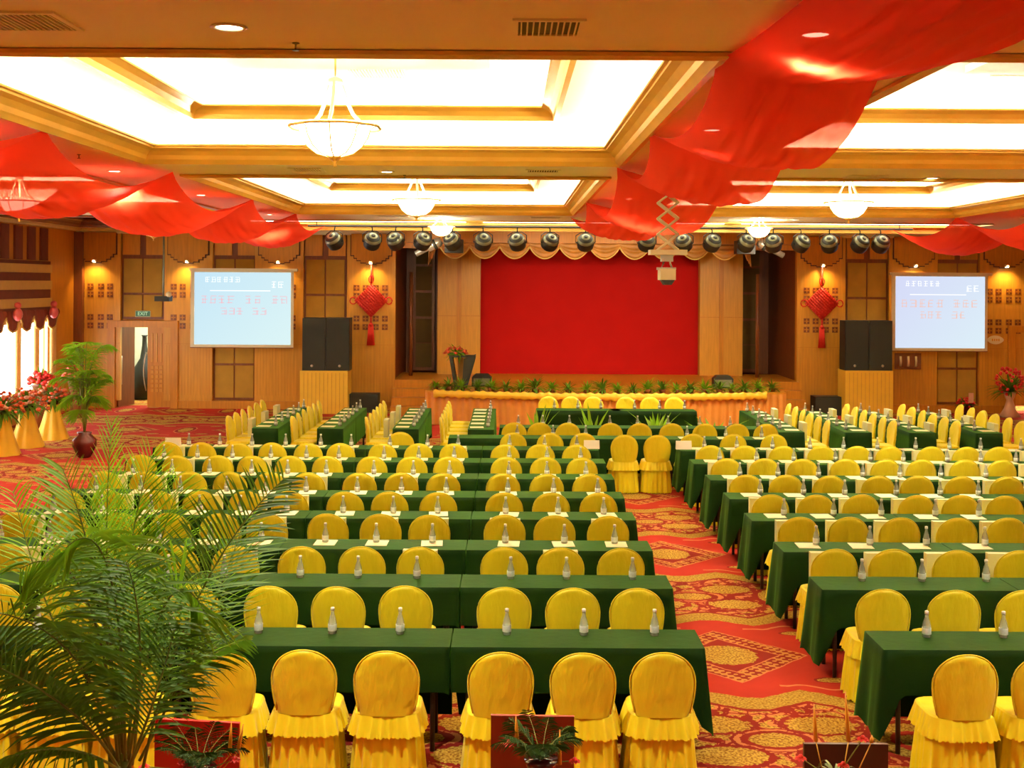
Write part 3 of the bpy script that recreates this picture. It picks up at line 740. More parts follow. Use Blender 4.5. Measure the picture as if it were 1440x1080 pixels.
for px, py, sg, lab in ((606, 346, 1, 'silver profile spotlight angled down above the left stage recess'), (1080, 348, -1, 'silver profile spotlight angled down above the right stage recess')):
    p = P(px, py, 28.5); r = thing('profile_spotlight', lab, 'stage light', p)
    A = Matrix.Rotation(radians(62*sg), 4, 'Y') @ Matrix.Rotation(0, 4, 'X')
    MB().lathe([(.04, -.42), (.07, -.42), (.075, -.1), (.11, -.08), (.12, .2), (.08, .28), (.02, .28)], 14, A).build('barrel', M_SILV, r)
    MB().tube([A @ Vector((0, -.12, 0)), Vector((0, -.12, .2)), Vector((0, 0, HC-p.z))], .02, 6).build('hanger', M_BLACK, r)
    MB().lathe([(.12, .05), (.13, .06), (.13, .12), (.12, .13)], 14, A).build('collar', M_BLACK, r)
    o = MB().box(-.22, .22, -.2, .2, -.18, .14).build('moving_light', M_BLACK, None, (p.x+.55*sg, 28.6, p.z+.02)); tag(o, 'black box light hung over the %s stage recess' % ('left' if sg > 0 else 'right'), 'stage light')
    MB().tube([(0, 0, .14), (0, 0, HC-p.z-.02)], .02, 6).build('hanger', M_BLACK, o)
    MB().lathe([(.09, 0), (.1, .02)], 14, Matrix.Rotation(pi/2, 4, 'X')).build('lens', M_GREY, o, (0, -.2, 0))

for x, tx_ in ((-2.3, -.6), (-.1, 1.0), (1.2, 1.8), (2.8, 2.8), (4.2, 3.6), (6.4, 5.2)):
    d = Vector((tx_, 32.9, 2.4))-Vector((x, PY+.25, 4.15))
    lamp('SPOT', 'stage_lamp_beam', (x, PY+.25, 4.15), 90, (1, .80, .55), d.to_track_quat('-Z', 'Y').to_euler(), spot_size=radians(75), spot_blend=.8, shadow_soft_size=.1)
# ------------------------------------------------------------------ scissor lift and projectors
cx, cy = 1.90, 14.2
zb = P(937, 355, cy).z; zt = HC
li = thing('projector_lift', 'cream scissor lift hanging from the ceiling over the aisle', 'lift', (cx, cy, 0))
m = MB(); nseg = 5; hh = (zt-zb-.04)/nseg
for i in range(nseg):
    a = zb+.03+hh*i; b = a+hh
    for y in (-.07, .07):
        m.tube([(-.12, y, a), (.12, y, b)], .014, 6); m.tube([(.12, y, a), (-.12, y, b)], .014, 6)
    for x in (-.12, .12): m.tube([(x, -.07, a), (x, .07, a)], .01, 6)
m.build('scissor_arms', M_CREAM, li)
MB().box(-.22, .22, -.12, .12, zb-.03, zb+.03).build('platform', M_CREAM, li)
MB().box(-.15, .15, -.12, .12, zt-.04, zt).build('ceiling_plate', M_CREAM, li)
p = thing('projector', 'cream projector hanging below the scissor lift in front of backdrop', 'projector', (cx-.02, cy, zb-.33))
MB().box(-.08, .10, -.14, .14, 0, .13).build('body', M_CREAM, p)
MB().prism([(-.07, 0), (.09, 0), (.05, -.06), (-.03, -.06)], -.15, .05).build('hood', M_BLACK, p)
MB().tube([(-.06, 0, .13), (-.03, 0, .2), (-.03, 0, .30)], .012, 6).tube([(.08, 0, .13), (.05, 0, .2), (.05, 0, .30)], .012, 6).box(-.06, .08, -.05, .05, .22, .30).box(-.11, .12, -.02, .02, .12, .15).build('mount', M_SILV, p)
py_ = 27.6; q = P(230, 420, py_)
p = thing('projector', 'small dark projector on a long pole in front of left screen', 'projector', q)
MB().box(-.17, .17, -.14, .14, -.06, .06).build('body', M_BLACK, p)
MB().lathe([(.06, 0), (.07, .03), (.05, .05)], 12, Matrix.Rotation(-pi/2, 4, 'X')).build('lens', M_SILV, p, (.1, .14, .02))
MB().tube([(0, 0, .06), (0, 0, HC+.0-q.z)], .022, 6).build('pole', M_GREY, p)
MB().ball((.15, -.1, .1), .07, 10, 6).build('cable_ball', M_CREAM, p)

# ------------------------------------------------------------------ chandeliers
def chandelier(lit=True, lab=''):
    r = thing('chandelier', lab, 'chandelier', (0, 0, 0), 0, 'glass bowl chandeliers in the ceiling trays')
    n = 48
    prof = [(.36, 0), (.345, .02), (.29, -.01), (.27, -.08), (.22, -.16), (.15, -.215), (.06, -.24), (.02, -.245)]
    m = MB()
    def f(u, v):
        k = v*(len(prof)-1); i = min(int(k), len(prof)-2); t = k-i
        R = prof[i][0]*(1-t)+prof[i+1][0]*t; z = prof[i][1]*(1-t)+prof[i+1][1]*t
        a = 2*pi*u; R *= 1+.05*abs(sin(4*a))*(1-v)
        return (R*cos(a), R*sin(a), z)
    m.grid(f, n, 14, closed=True); bw = m.build('glass_bowl', E_BOWL if lit else E_DIM, r)
    m = MB()
    for k in range(8):
        a = 2*pi*k/8; m.tube([(R*1.012*cos(a), R*1.012*sin(a), z-.004) for R, z in prof[1:]], .006, 5)
    m.build('rib', M_GOLD, r)
    MB().tube([(.362*cos(a*pi/24)*(1+.05*abs(sin(a*pi/6))), .362*sin(a*pi/24)*(1+.05*abs(sin(a*pi/6))), .0) for a in range(49)], .012, 6).build('rim', M_FRINGE, r)
    MB().lathe([(.001, -.33), (.02, -.32), (.01, -.29), (.03, -.27), (.06, -.25), (.06, -.24)], 12).build('finial', M_GOLD, r)
    for k in range(3):
        a = 2*pi*k/3+.5
        MB().tube([(.27*cos(a), .27*sin(a), .02), (.16*cos(a), .16*sin(a), .12), (.09*cos(a), .09*sin(a), .26), (.05*cos(a), .05*sin(a), .38)], .016, 6).build('arm', M_CREAM, r)
    MB().lathe([(.02, .34), (.07, .36), (.06, .40), (.02, .42)], 12).build('hub', M_CREAM, r)
    return r
CHL = [(-1.45, 9.8, 4.60, 0, 'large glass bowl chandelier in the nearest ceiling tray, upper left'), (-1.45, 18.4, 4.60, 0, 'glass bowl chandelier in left centre tray, just above stage lamps'),
       (-1.45, 25.2, 4.50, 1, 'small bright chandelier among the left stage lamps'), (5.27, 18.4, 4.60, 0, 'glass bowl chandelier in the right ceiling tray'), (5.27, 25.0, 4.50, 1, 'small bright chandelier among the right stage lamps'),
       (-1.45, 1.7, 4.60, 0, 'unseen added glass bowl chandelier above and behind the camera position, left'), (5.3, 1.7, 4.60, 0, 'unseen added glass bowl chandelier above and right of the camera position'), (-8.0, 19.3, 4.60, 0, 'glass bowl chandelier cut by left photo edge'), (-8.0, 26.6, 4.55, 2, 'dim unlit chandelier above the left door')]  # the two at the camera are unseen, added to light the near rows
ch = chandelier()
def topz(x, y):
    for a, b, c, d in holes[:-1]:
        if a+.6 < x < b-.6 and c+.6 < y < d-.6: return HC+.77
    return HC
for i, (x, y, zz, k, lab) in enumerate(CHL):
    r = ch if i == 0 else (chandelier(False) if k == 2 else dup(ch, (0, 0, 0)))
    r.location = (x, y, zz); r.rotation_euler = (0, 0, .2*i); tag(r, lab, 'chandelier', 'glass bowl chandeliers in the ceiling trays')
    if k == 1: r.scale = (.78,)*3
    s = r.scale[0]
    MB().tube([(0, 0, .40), (0, 0, (topz(x, y)-zz)/s-(.07/s if topz(x, y) > HC and k == 0 else 0))], .008, 6).build('rod', M_GOLD, r)
    if k != 2: lamp('POINT', 'chandelier_lamp', (x, y, zz+.12), 70, (1, .88, .64), shadow_soft_size=.12)

# ------------------------------------------------------------------ downlights, vents, sprinklers
DLP = [(320, 37, 0), (1145, 47, 0), (1000, 182, 0), (160, 240, 0), (543, 241, 0), (1310, 250, 0), (1117, 309, 0)]
down_xy = []
first = None
dlab = ['round ceiling downlight left of the near vent', 'round downlight shining through the nearest red cloth', 'round downlight shining through the centre red cloth', 'round ceiling downlight beside left red cloth', 'round ceiling downlight between the two left chandeliers', 'round ceiling downlight right of the right chandelier', 'small ceiling downlight above right stage lamps']
def downlight(x, y, lab, grp='round downlights in the flat ceiling', e=1):
    global first
    if first is None:
        r = MB().lathe([(.095, 0), (.10, -.008), (.075, -.012), (.07, 0)], 20).build('downlight', M_CREAM)
        MB().lathe([(.001, -.006), (.07, -.006), (.07, -.004)], 20).build('lens', E_DOWN, r); first = r; r.location = (x, y, HC)
    else: r = dup(first, (x, y, HC))
    tag(r, lab, 'downlight', grp)
    lamp('SPOT', 'downlight_lamp', (x, y, HC-.03), 40 if 'red cloth' in lab and 'beside' not in lab else 420, (1, .90, .70), (0, 0, 0), spot_size=radians(125), spot_blend=.6, shadow_soft_size=.07)
for (px, py, _), lab in zip(DLP, dlab):
    z = F*1.36/(398+(px-716)*.006-py); downlight((px-716)/F*z, z, lab)
for (x, y, lab) in ((4.9, 6.15, 'round ceiling downlight off the upper right, over near beam'), (-7.9, 6.15, 'round ceiling downlight off the upper left, over near beam'), (11.5, 14.1, 'round ceiling downlight over far right of the second beam'),
                    (2.27, 24.4, 'round ceiling downlight behind the scissor lift'), (-4.8, 6.3, 'round downlight glowing through left red cloth, nearest'), (-4.85, 10.5, 'round downlight glowing through left red cloth, second from camera'), (-4.85, 18.6, 'round downlight glowing through left red cloth, third from camera'), (-4.85, 23.9, 'round downlight glowing through left red cloth, farthest'),
                    (1.9, 18.9, 'round downlight above the red cloth behind the lift'), (1.9, 16.2, 'round downlight above the red cloth just behind the lift'), (9.35, 14.4, 'round downlight glowing through right red cloth, nearer'), (9.35, 19.2, 'round downlight glowing through right red cloth, farther')):
    if lab: downlight(x, y, lab)
vent0 = None
def vent(x, y, w, d, lab, zz=HC, mm=M_BLACK, fm=M_CEIL):
    r = MB().box(-w/2-.03, w/2+.03, -d/2-.03, -d/2, -.012, 0).box(-w/2-.03, w/2+.03, d/2, d/2+.03, -.012, 0).box(-w/2-.03, -w/2, -d/2, d/2, -.012, 0).box(w/2, w/2+.03, -d/2, d/2, -.012, 0).build('ceiling_vent', fm, None, (x, y, zz))
    tag(r, lab, 'vent', 'rectangular air vents in the ceiling')
    MB().box(-w/2, w/2, -d/2, d/2, -.003, -.001).build('opening', mm, r)
    m = MB(); n = int(w/.03)
    for i in range(n): xx = -w/2+w*(i+.5)/n; m.box(xx-.004, xx+.004, -d/2, d/2, -.012, -.003)
    m.build('slats', fm, r)
M_VD = mat('vent_brown', (.10, .06, .02, 1), .6)
vent(.2, 6.28, .32, .34, 'rectangular ceiling vent at top centre, nearest beam', mm=M_VD)
vent(-2.55, 6.2, .42, .38, 'dark rectangular ceiling vent in the upper left corner', mm=M_VD)
vent(-2.45, 14.3, .34, .34, 'small vent in the second beam, left of its downlight', mm=M_VD)
vent(.40, 14.3, .36, .3, 'small vent in the second beam above centre', mm=M_VD)
vent(4.45, 14.8, .4, .34, 'small vent in the second beam right of red cloth', mm=M_VD)
vent(-2.4, 24.3, .6, .4, 'small vent in the third beam above left stage lamps', mm=M_VD)
vent(.75, 24.4, .6, .4, 'small vent in the third beam near centre', mm=M_VD)
vent(-1.5+.15, 12.3-.25, .55, .5, 'pale vent in white tray beside the large chandelier', HC+.77, M_STRIPE, M_WHITE)
vent(5.15, 12.2, .55, .45, 'pale vent in white tray at upper right', HC+.77, M_STRIPE, M_WHITE)
for px, py, lab in ((414, 60, 'tiny ceiling sprinkler between near downlight and vent'), (568, 246, 'tiny ceiling sprinkler on the second beam'), (1253, 253, 'tiny ceiling sprinkler left of right downlight'), (110, 217, 'tiny ceiling sprinkler above left red cloth')):
    z = F*1.36/(398+(px-716)*.006-py)
    o = MB().lathe([(.02, 0), (.022, -.005), (.006, -.01), (.006, -.04), (.02, -.042), (.02, -.046)], 10).build('sprinkler', M_GREY, None, ((px-716)/F*z, z, HC)); tag(o, lab, 'sprinkler', 'sprinkler heads in the ceiling')

# ------------------------------------------------------------------ red ceiling cloth
def cloth(name, xi, xo_, ysl, S, D_, C, lab):
    n_ = len(ysl); XO = xo_ if isinstance(xo_, list) else [xo_]*n_; DD = D_ if isinstance(D_, list) else [D_]*n_
    """xi: edge pinned to the ceiling at points; xo: outer edge hanging lower"""
    m = MB(); NV = 16
    def f(u, v):
        k = v*(len(ysl)-1); i = min(int(k), len(ysl)-2); t = k-i
        y = ysl[i]+(ysl[i+1]-ysl[i])*t; b = 4*t*(1-t); xo = XO[i]*(1-t)+XO[i+1]*t; D = DD[i]*(1-t)+DD[i+1]*t
        sag = S[i]*b; cr = C*4*u*(1-u)*(.7+.3*b); dr = D*u**.8*(.55+.45*b)
        x = xi+(xo-xi)*u+(.5-u)*(xo-xi)*.16*b**.7*(1-u)
        fold = .010*sin(u*30+y*2.1)+.006*sin(u*61-y*3.3)+.010*sin((y*3+u*7))
        return (x, y, HC-.012-sag-cr-dr+fold*min(1, u*3)*(.3+.7*sin(pi*t)))
    m.grid(f, 44, NV*(len(ysl)-1))
    o = m.build(name, M_REDC); return tag(o, lab, 'fabric', 'red cloth swags under the ceiling')
cloth('ceiling_fabric', 1.24, [2.5, 2.22, 2.5, 2.55, 2.6, 2.6], [2.6, 7.15, 10.6, 13.7, 19.4, 24.2], [.06, .20, .26, .40, .30], [.10, .20, .26, .22, .22, .22], .10, 'sheer red cloth swagged under ceiling over the centre aisle')
cloth('ceiling_fabric', -4.16, -5.5, [3.0, 7.1, 10.6, 14.6, 19.2, 23.1, 27.3], [.28, .28, .32, .34, .30, .26], .30, .16, 'sheer red cloth swagged under ceiling along the left side')
cloth('ceiling_fabric', 8.72, 10.05, [3.0, 7.1, 10.6, 14.6, 19.2, 23.1, 27.3], [.28, .28, .32, .38, .34, .30], .30, .20, 'sheer red cloth swagged under ceiling along the right side')

# ------------------------------------------------------------------ chair
def rr(u, w, d, r=.05, e=5):
    """rounded rectangle (superellipse) at parameter u"""
    a = 2*pi*u; c, s = cos(a), sin(a)
    k = (abs(c)**e+abs(s)**e)**(-1/e)
    return c*k*w/2, s*k*d/2
def make_chair():
    root = thing('banquet_chair', '', 'chair', (0, 0, 0))
    # back: rounded panel at y=-.22, slightly leaning
    def outline(k):   # k 0..1 from bottom centre round the top
        pass
    m = MB(); nz = 14; nu = 24
    def halfw(t):
        if t < .5: return .172+.038*sin(pi*t)
        q = (t-.5)/.5; return .210*sqrt(max(0, 1-q**2.15))+.0005
    def shell(u, v):
        t = u_t(v); z = .50+.43*t; w = halfw(t); a = 2*pi*u
        th = .03*(1 if t < .9 else sqrt(max(.02, 1-((t-.9)/.1)**2)))
        x = w*(abs(cos(a))**.55)*(1 if cos(a) > 0 else -1); y = th*(abs(sin(a))**.9)*(1 if sin(a) > 0 else -1)
        y += -.035*t+.035*(x/.21)**2
        y += .004*sin(x*60+z*45)*(1-t)+.003*sin(x*25-z*70)
        return (x, -.20+y, z)
    def u_t(v): return sin(v*pi/2)**.9 if v > 0 else 0
    m.grid(shell, nu, nz, closed=True)
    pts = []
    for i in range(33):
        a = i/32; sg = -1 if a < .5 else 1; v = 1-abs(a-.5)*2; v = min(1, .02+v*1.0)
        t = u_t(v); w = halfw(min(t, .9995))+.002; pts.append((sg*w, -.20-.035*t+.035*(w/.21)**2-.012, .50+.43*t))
    m.tube(pts, .006, 5)  # edge tube added for the bright rim that light leaves there
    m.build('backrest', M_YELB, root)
    m = MB()
    m.grid(lambda u, v: ((rr(u, .44*(1-.0*v), .44)[0])*(1-.10*(v**3)), (rr(u, .44, .44)[1])*(1-.10*v**3)+.01, .455+.05*v**.6), 32, 4, closed=True)
    vs = [rr(i/32, .44*.9, .44*.9) for i in range(32)]; m.add([(a, b+.01, .505) for a, b in vs], [tuple(range(32))])
    m.build('seat', M_YEL, root)
    def ruf(u, v, w0, w1, z0, z1, amp, k, seed):
        w = w0+(w1-w0)*v; x, y = rr(u, w, w, e=4)
        ph = u*2*pi*k+seed+.8*sin(u*2*pi*5+seed); q = 1+amp*(v**.6)*((1-abs(sin(ph/2)))*1.8-.9+.4*sin(u*2*pi*7+2*seed))
        return (x*q, y*q+.0, z0+(z1-z0)*v+.006*sin(u*2*pi*k*2.3)*v)
    m = MB(); m.grid(lambda u, v: ruf(u, v, .44, .505, .50, .365, .05, 26, 1), 200, 4, closed=True); m.build('ruffle', M_YEL, root)
    m = MB(); m.grid(lambda u, v: ruf(u, v, .42, .475, .44, .012, .085, 22, 4), 176, 5, closed=True); m.build('skirt', M_YEL, root)
    return root
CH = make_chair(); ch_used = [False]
def chair(x, y, rz, lab, grp):
    if not ch_used[0]: r = CH; ch_used[0] = True; r.location = (x, y, 0); r.rotation_euler = (0, 0, rz)
    else: r = dup(CH, (x, y, 0), rz)
    tag(r, lab, 'chair', grp); return r

# ------------------------------------------------------------------ table and cloth
def make_table(L, D=.45):
    r = thing('folding_table', '', 'table')
    MB().box(-L/2+.02, L/2-.02, -D/2+.015, D/2-.015, .715, .74).build('tabletop', M_TAB, r)
    for sx in (-1, 1):
        for sy in (-1, 1): MB().tube([(sx*(L/2-.12), sy*(D/2-.05), 0), (sx*(L/2-.12), sy*(D/2-.05), .715)], .018, 8).build('leg', M_TAB, r)
    return r
def make_cloth(L, D=.45, ends=(1, 1), drop=.32, seed=0):
    m = MB(); pts = []; nL = 44; nD = 12
    for i in range(nL): pts.append((-L/2+L*i/nL, -D/2, 0, -1))
    for i in range(nD): pts.append((L/2, -D/2+D*i/nD, 1, 0))
    for i in range(nL): pts.append((L/2-L*i/nL, D/2, 0, 1))
    for i in range(nD): pts.append((-L/2, D/2-D*i/nD, -1, 0))
    n = len(pts); rows = 6; vs = []
    for j in range(rows+1):
        v = j/rows
        for x, y, nx, ny in pts:
            dc = min(abs(abs(x)-L/2)/.12, 1) if ny else 0     # closeness to the corner along the long side
            endsd = ends[1] if x > 0 else ends[0]
            dr = (drop if ny < 0 else max(drop, .64)) if ny else (drop+.02 if not endsd else .50)
            corner = 1-dc if ny else 1
            if endsd: dr = dr+(.64-dr)*corner**.8 if ny else .62+.02*sin(y*30)
            cn = max(0, 1-(abs(abs(x)-L/2)+abs(abs(y)-D/2))/.12)
            fl = (.035*v*(corner if endsd else .15)+.012*v)
            cx_, cy_ = (1 if x > 0 else -1), (1 if y > 0 else -1)
            wob = .012*v*sin((x*9+y*13)*2+seed)*(corner if endsd else .35)
            if endsd:
                ox = nx*fl+cx_*cn*.03*v; oy = ny*(fl*.5+.004)+cy_*cn*.02*v*0+ny*wob
                ox += nx*wob
            else: ox = nx*.0; oy = ny*(fl*.4)+ny*wob
            z = .75-dr*v
            if j == 0: z = .75
            vs.append((x+ox, y+oy, z))
    fs = [(j*n+i, (j+1)*n+i, (j+1)*n+(i+1) % n, j*n+(i+1) % n) for j in range(rows) for i in range(n)]
    fs.append(tuple(range(n))); m.add(vs, fs, True)
    m.sm[-1] = False
    me = m
    return me
TAB = {}
def table(x, y, L, rz, lab, grp, ends, seed=0, drop=.32):
    k = ('t', round(L, 2))
    if k not in TAB: TAB[k] = make_table(L); r = TAB[k]; r.location = (x, y, 0); r.rotation_euler = (0, 0, rz)
    else: r = dup(TAB[k], (x, y, 0), rz)
    tag(r, 'folding table under the green cloth, '+lab, 'table', grp)
    k = ('c', round(L, 2), ends, drop)
    if k not in TAB: o = TAB[k] = make_cloth(L, .45, ends, drop, len(TAB)).build('tablecloth', M_GREEN)
    else: o = TAB[k].copy(); COL.objects.link(o)
    o.location = (x, y, .002); o.rotation_euler = (0, 0, rz)
    tag(o, 'dark green tablecloth on the table '+lab, 'tablecloth', 'dark green tablecloths')

# ------------------------------------------------------------------ bottles, papers, bags, cards
def make_bottle(full):
    body = MB().lathe([(.028, 0), (.032, .006), (.032, .075), (.030, .09), (.024, .115), (.014, .145), (.0125, .172)], 14)
    if full:
        o = body.build('water_bottle', M_BOT)
        MB().lathe([(.0325, .025), (.0328, .026), (.0328, .07), (.0325, .071)], 14).build('label_band', M_LABEL, o)
        MB().lathe([(.0145, .168), (.0145, .19), (.010, .193)], 12).build('cap', M_CAP, o)
    else:
        body.cur = 1; body.lathe([(.0328, .024), (.033, .07)], 10); body.cur = 2; body.lathe([(.0145, .168), (.0145, .19)], 10)
        o = body.build('water_bottle', None, mats=[M_BOT, M_LABEL, M_CAP])
    o['category'] = 'bottle'; return o
BOT = {True: None, False: None}
def bottle(x, y, lab, near):
    if BOT[near] is None: BOT[near] = make_bottle(near); o = BOT[near]; o.location = (x, y, .753)
    else: o = dup(BOT[near], (x, y, .753))
    tag(o, lab, 'bottle', 'clear water bottles on the tables')
PAP = [None]
def paper(x, y, rz, lab):
    if PAP[0] is None: PAP[0] = MB().box(-.105, .105, -.12, .12, 0, .004).box(-.07, .07, -.08, -.04, .004, .0045).build('document', M_PAPER); o = PAP[0]
    else: o = PAP[0].copy(); COL.objects.link(o)
    o.location = (x, y, .753); o.rotation_euler = (0, 0, rz); tag(o, lab, 'paper', 'cream papers laid at the seats')
BG = [None]
def bag(x, y, rz, lab):
    if BG[0] is None:
        r = MB().box(-.16, .16, -.04, .04, 0, .32).build('paper_bag', M_BAG)
        BG[0] = r; r.location = (x, y, .507); r.rotation_euler = (0, 0, rz)
    else: r = dup(BG[0], (x, y, .507), rz)
    tag(r, lab, 'bag', 'pale paper bags standing on the seats')

def vis(x, y, z=.9, mrg=25):
    px = 716+F*x/y; py = 398+F*(CZ-z)/y
    return -mrg < px < 1440+mrg and py < 1080+mrg
FR = [8.34, 9.97, 11.37, 12.85, 14.15, 15.5, 16.9, 18.2]
LSEAT = [1.03, .50, -.04, -.80, -1.33, -1.86, -2.49, -2.99, -3.49, -4.02, -4.54, -5.06]
RSEAT = [2.98, 3.51, 4.05, 4.64, 5.17, 5.68, 6.27, 6.79, 7.31, 7.9, 8.43, 8.95]
rnd = random.Random(3)
def seat(k, x, side, j, fy):
    rn = 'nearest row' if k == 0 else '%s row' % ORD[k]
    w = '%s seat %s of the aisle, %s from the camera' % (ORD[j], side, rn)
    jit = rnd.uniform(-.02, .02)
    if vis(x, fy-.43): chair(x+jit, fy-.43+rnd.uniform(-.02, .02), rnd.uniform(-.05, .05), 'yellow covered chair, '+w, 'yellow chairs in the rows')
    bx = x+(.04 if side == 'left' else .09)+rnd.uniform(-.03, .03)
    if vis(bx, fy+.2, .75, 5): bottle(bx, fy+.30, 'water bottle, '+w, k < 4)
    if k >= 2 and vis(x, fy, .75, 10):
        paper(x-.02*0+(.05 if side == 'left' else -.02)+rnd.uniform(-.02, .02), fy+.27, rnd.uniform(-.08, .08), 'cream paper, '+w)
        if (side == 'right' or rnd.random() < .55) and vis(x, fy-.35): bag(x+rnd.uniform(-.02, .02), fy-.33, rnd.uniform(-.08, .08), 'pale paper bag on the '+w)
for k, fy in enumerate(FR):
    for j, x in enumerate(LSEAT): seat(k, x, 'left', j, fy)
    for j, x in enumerate(RSEAT): seat(k, x, 'right', j, fy)
    cy = fy+.225; rn = 'nearest row' if k == 0 else '%s row from camera' % ORD[k]
    lt = [(1.395, 1.79), (-.405, 1.79), (-2.205, 1.70), (-3.915, 1.55)]
    for j, (xr, L) in enumerate(lt):
        xc = xr-L/2
        if vis(xr, cy, .75, 30): table(xc, cy, L, 0, '%s left of aisle, %s' % (ORD[j], rn), 'tables in the rows', (1 if j == 3 else 0, 1 if j == 0 else 0), k)
    for j in range(5):
        L = 1.66; x0_ = 2.655+j*1.67
        if vis(x0_, cy, .75, 10): table(x0_+L/2, cy, L, 0, '%s right of aisle, %s' % (ORD[j], rn), 'tables in the rows', (1 if j == 0 else 0, 0), k)
# ninth and tenth rows, short, near the centre
k = 8; fy = 19.55
for i, x in enumerate((-1.72, .08, .67, 1.2)):
    chair(x, fy-.43, 0, 'yellow covered chair, %s from left in the ninth row from camera' % ORD[i], 'yellow chairs in the rows')
for i, x in enumerate((1.84, 2.36)):
    chair(x, fy-.62, 0, 'yellow covered chair alone in the aisle, %s one' % ('left' if i == 0 else 'right'), 'yellow chairs in the rows')
for i, x in enumerate((2.95, 3.6, 4.25)):
    chair(x, fy-.43, 0, 'yellow covered chair right of the aisle, %s in ninth row' % ORD[i], 'yellow chairs in the rows')
for i, x in enumerate((-.1, 1.69, 3.48)):
    table(x, fy+.225, 1.78, 0, '%s from left in ninth row from camera' % ORD[i], 'tables in the rows', (1 if i == 0 else 0, 1 if i == 2 else 0), 0, .5)
for i, x in enumerate((.1, .7, 1.25, 2.95, 3.6, 4.2)):
    bottle(x+.05, fy+.3, 'water bottle, %s from left in the ninth row from camera' % ORD[i], False)
    paper(x, fy+.2, 0, 'cream paper, %s from left in the ninth row from camera' % ORD[i])
fy = 21.0
for i, x in enumerate((.1, .54, 1.02, 1.75, 2.25, 2.80, 3.37, 3.92, 4.42)):
    chair(x, fy-.5, 0, 'yellow covered chair, %s from left in the tenth row from camera' % ORD[i], 'yellow chairs in the rows')
    bottle(x+.08, fy+.33, 'water bottle, %s from left in the tenth row from camera' % ORD[i], False)
for i, x in enumerate((.62, 2.18, 3.74)):
    table(x, fy+.225, 1.54, 0, '%s from left in tenth row from camera' % ORD[i], 'tables in the rows', (1 if i == 0 else 0, 1 if i == 2 else 0))
# head table before the stage, chairs on its far side
fy = 24.0
for i, x in enumerate((1.42, 2.95)):
    table(x, fy+.1, 1.7 if i == 0 else 1.7, 0, '%s half of the head table before the stage' % ('left' if i == 0 else 'right'), 'head tables', (1 if i == 0 else 0, 1 if i == 1 else 0), 0, .62)
for i, x in enumerate((.84, 1.32, 1.79, 2.48, 2.99, 3.50)):
    chair(x, fy+.75, pi, 'yellow covered chair behind head table, %s from left' % ORD[i], 'yellow chairs behind the head table')
    bottle(x+.1, fy+.2, 'water bottle on head table, %s from left' % ORD[i], False)
# lengthwise tables on both sides
def column_tables(x, y0, n, side, idx):
    L = 1.74
    for i in range(n):
        cy = y0+L*(i+.5)+.01*i
        table(x, cy, L, pi/2, '%s lengthwise column from centre, %s side, %s from camera' % (ORD[idx], side, ORD[i]), 'lengthwise tables', (1 if i == 0 else 0, 1 if i == n-1 else 0), 0, .5)
    sg = -1 if side == 'left' else 1
    for i in range(int(n*3)):
        yy = y0+.32+i*.575
        w = '%s lengthwise table column from centre, %s side, %s seat from camera' % (ORD[idx], side, ORD[i])
        if vis(x+sg*.7, yy, .9, 10):
            chair(x+sg*.49, yy, (-pi/2 if side == 'left' else pi/2)+rnd.uniform(-.08, .08), 'yellow chair, '+w, 'yellow chairs at the lengthwise tables')
            bottle(x-sg*.12, yy+.05, 'water bottle, '+w, False)
            paper(x+sg*.08, yy, pi/2+rnd.uniform(-.1, .1), 'cream paper, '+w)
            if (i+idx) % 2 == 0 and idx in (1, 3) or (side == 'right' and i % 2): bag(x+sg*.42, yy, pi/2, 'pale paper bag, '+w)
for idx, x in enumerate((-.48, -1.80, -3.12, -4.26)): column_tables(x, 20.7, 2, 'left', idx)
for idx, x in enumerate((4.93, 6.1, 7.22, 8.38)): column_tables(x, 20.6, 2, 'right', idx)
# tent cards
cd = None
for px, py, z, lab in ((833, 624, 18.45, 'white tent card on the row end left of the aisle'), (962, 624, 18.45, 'white tent card on the row end right of the aisle'), (246, 622, 18.45, 'white tent card on the far left end of last full row')):
    o = MB().prism([(-.045, 0), (.045, 0), (.004, .13), (-.004, .13)], -.12, .12, Matrix.Rotation(pi/2, 4, 'Z')).build('tent_card', M_CARD, None, ((px-716)/F*z, z-.05, .753)); tag(o, lab, 'card', 'white tent cards')

# floor plants before the head table
for i, px in enumerate((757, 834, 924, 1005)):
    x = (px-716)/F*22.6
    o = MB().lathe([(.12, 0), (.15, .22), (.14, .24)], 12).build('floor_plant', M_POT, None, (x, 22.6, 0)); tag(o, 'spiky green floor plant before the head table, %s from left' % ORD[i], 'plant', 'floor plants before the head table')
    f = MB(); tuft(f, Vector((0, 0, .2)), 18, .85, .035, .55, .7); f.build('foliage', M_LEAF, o)

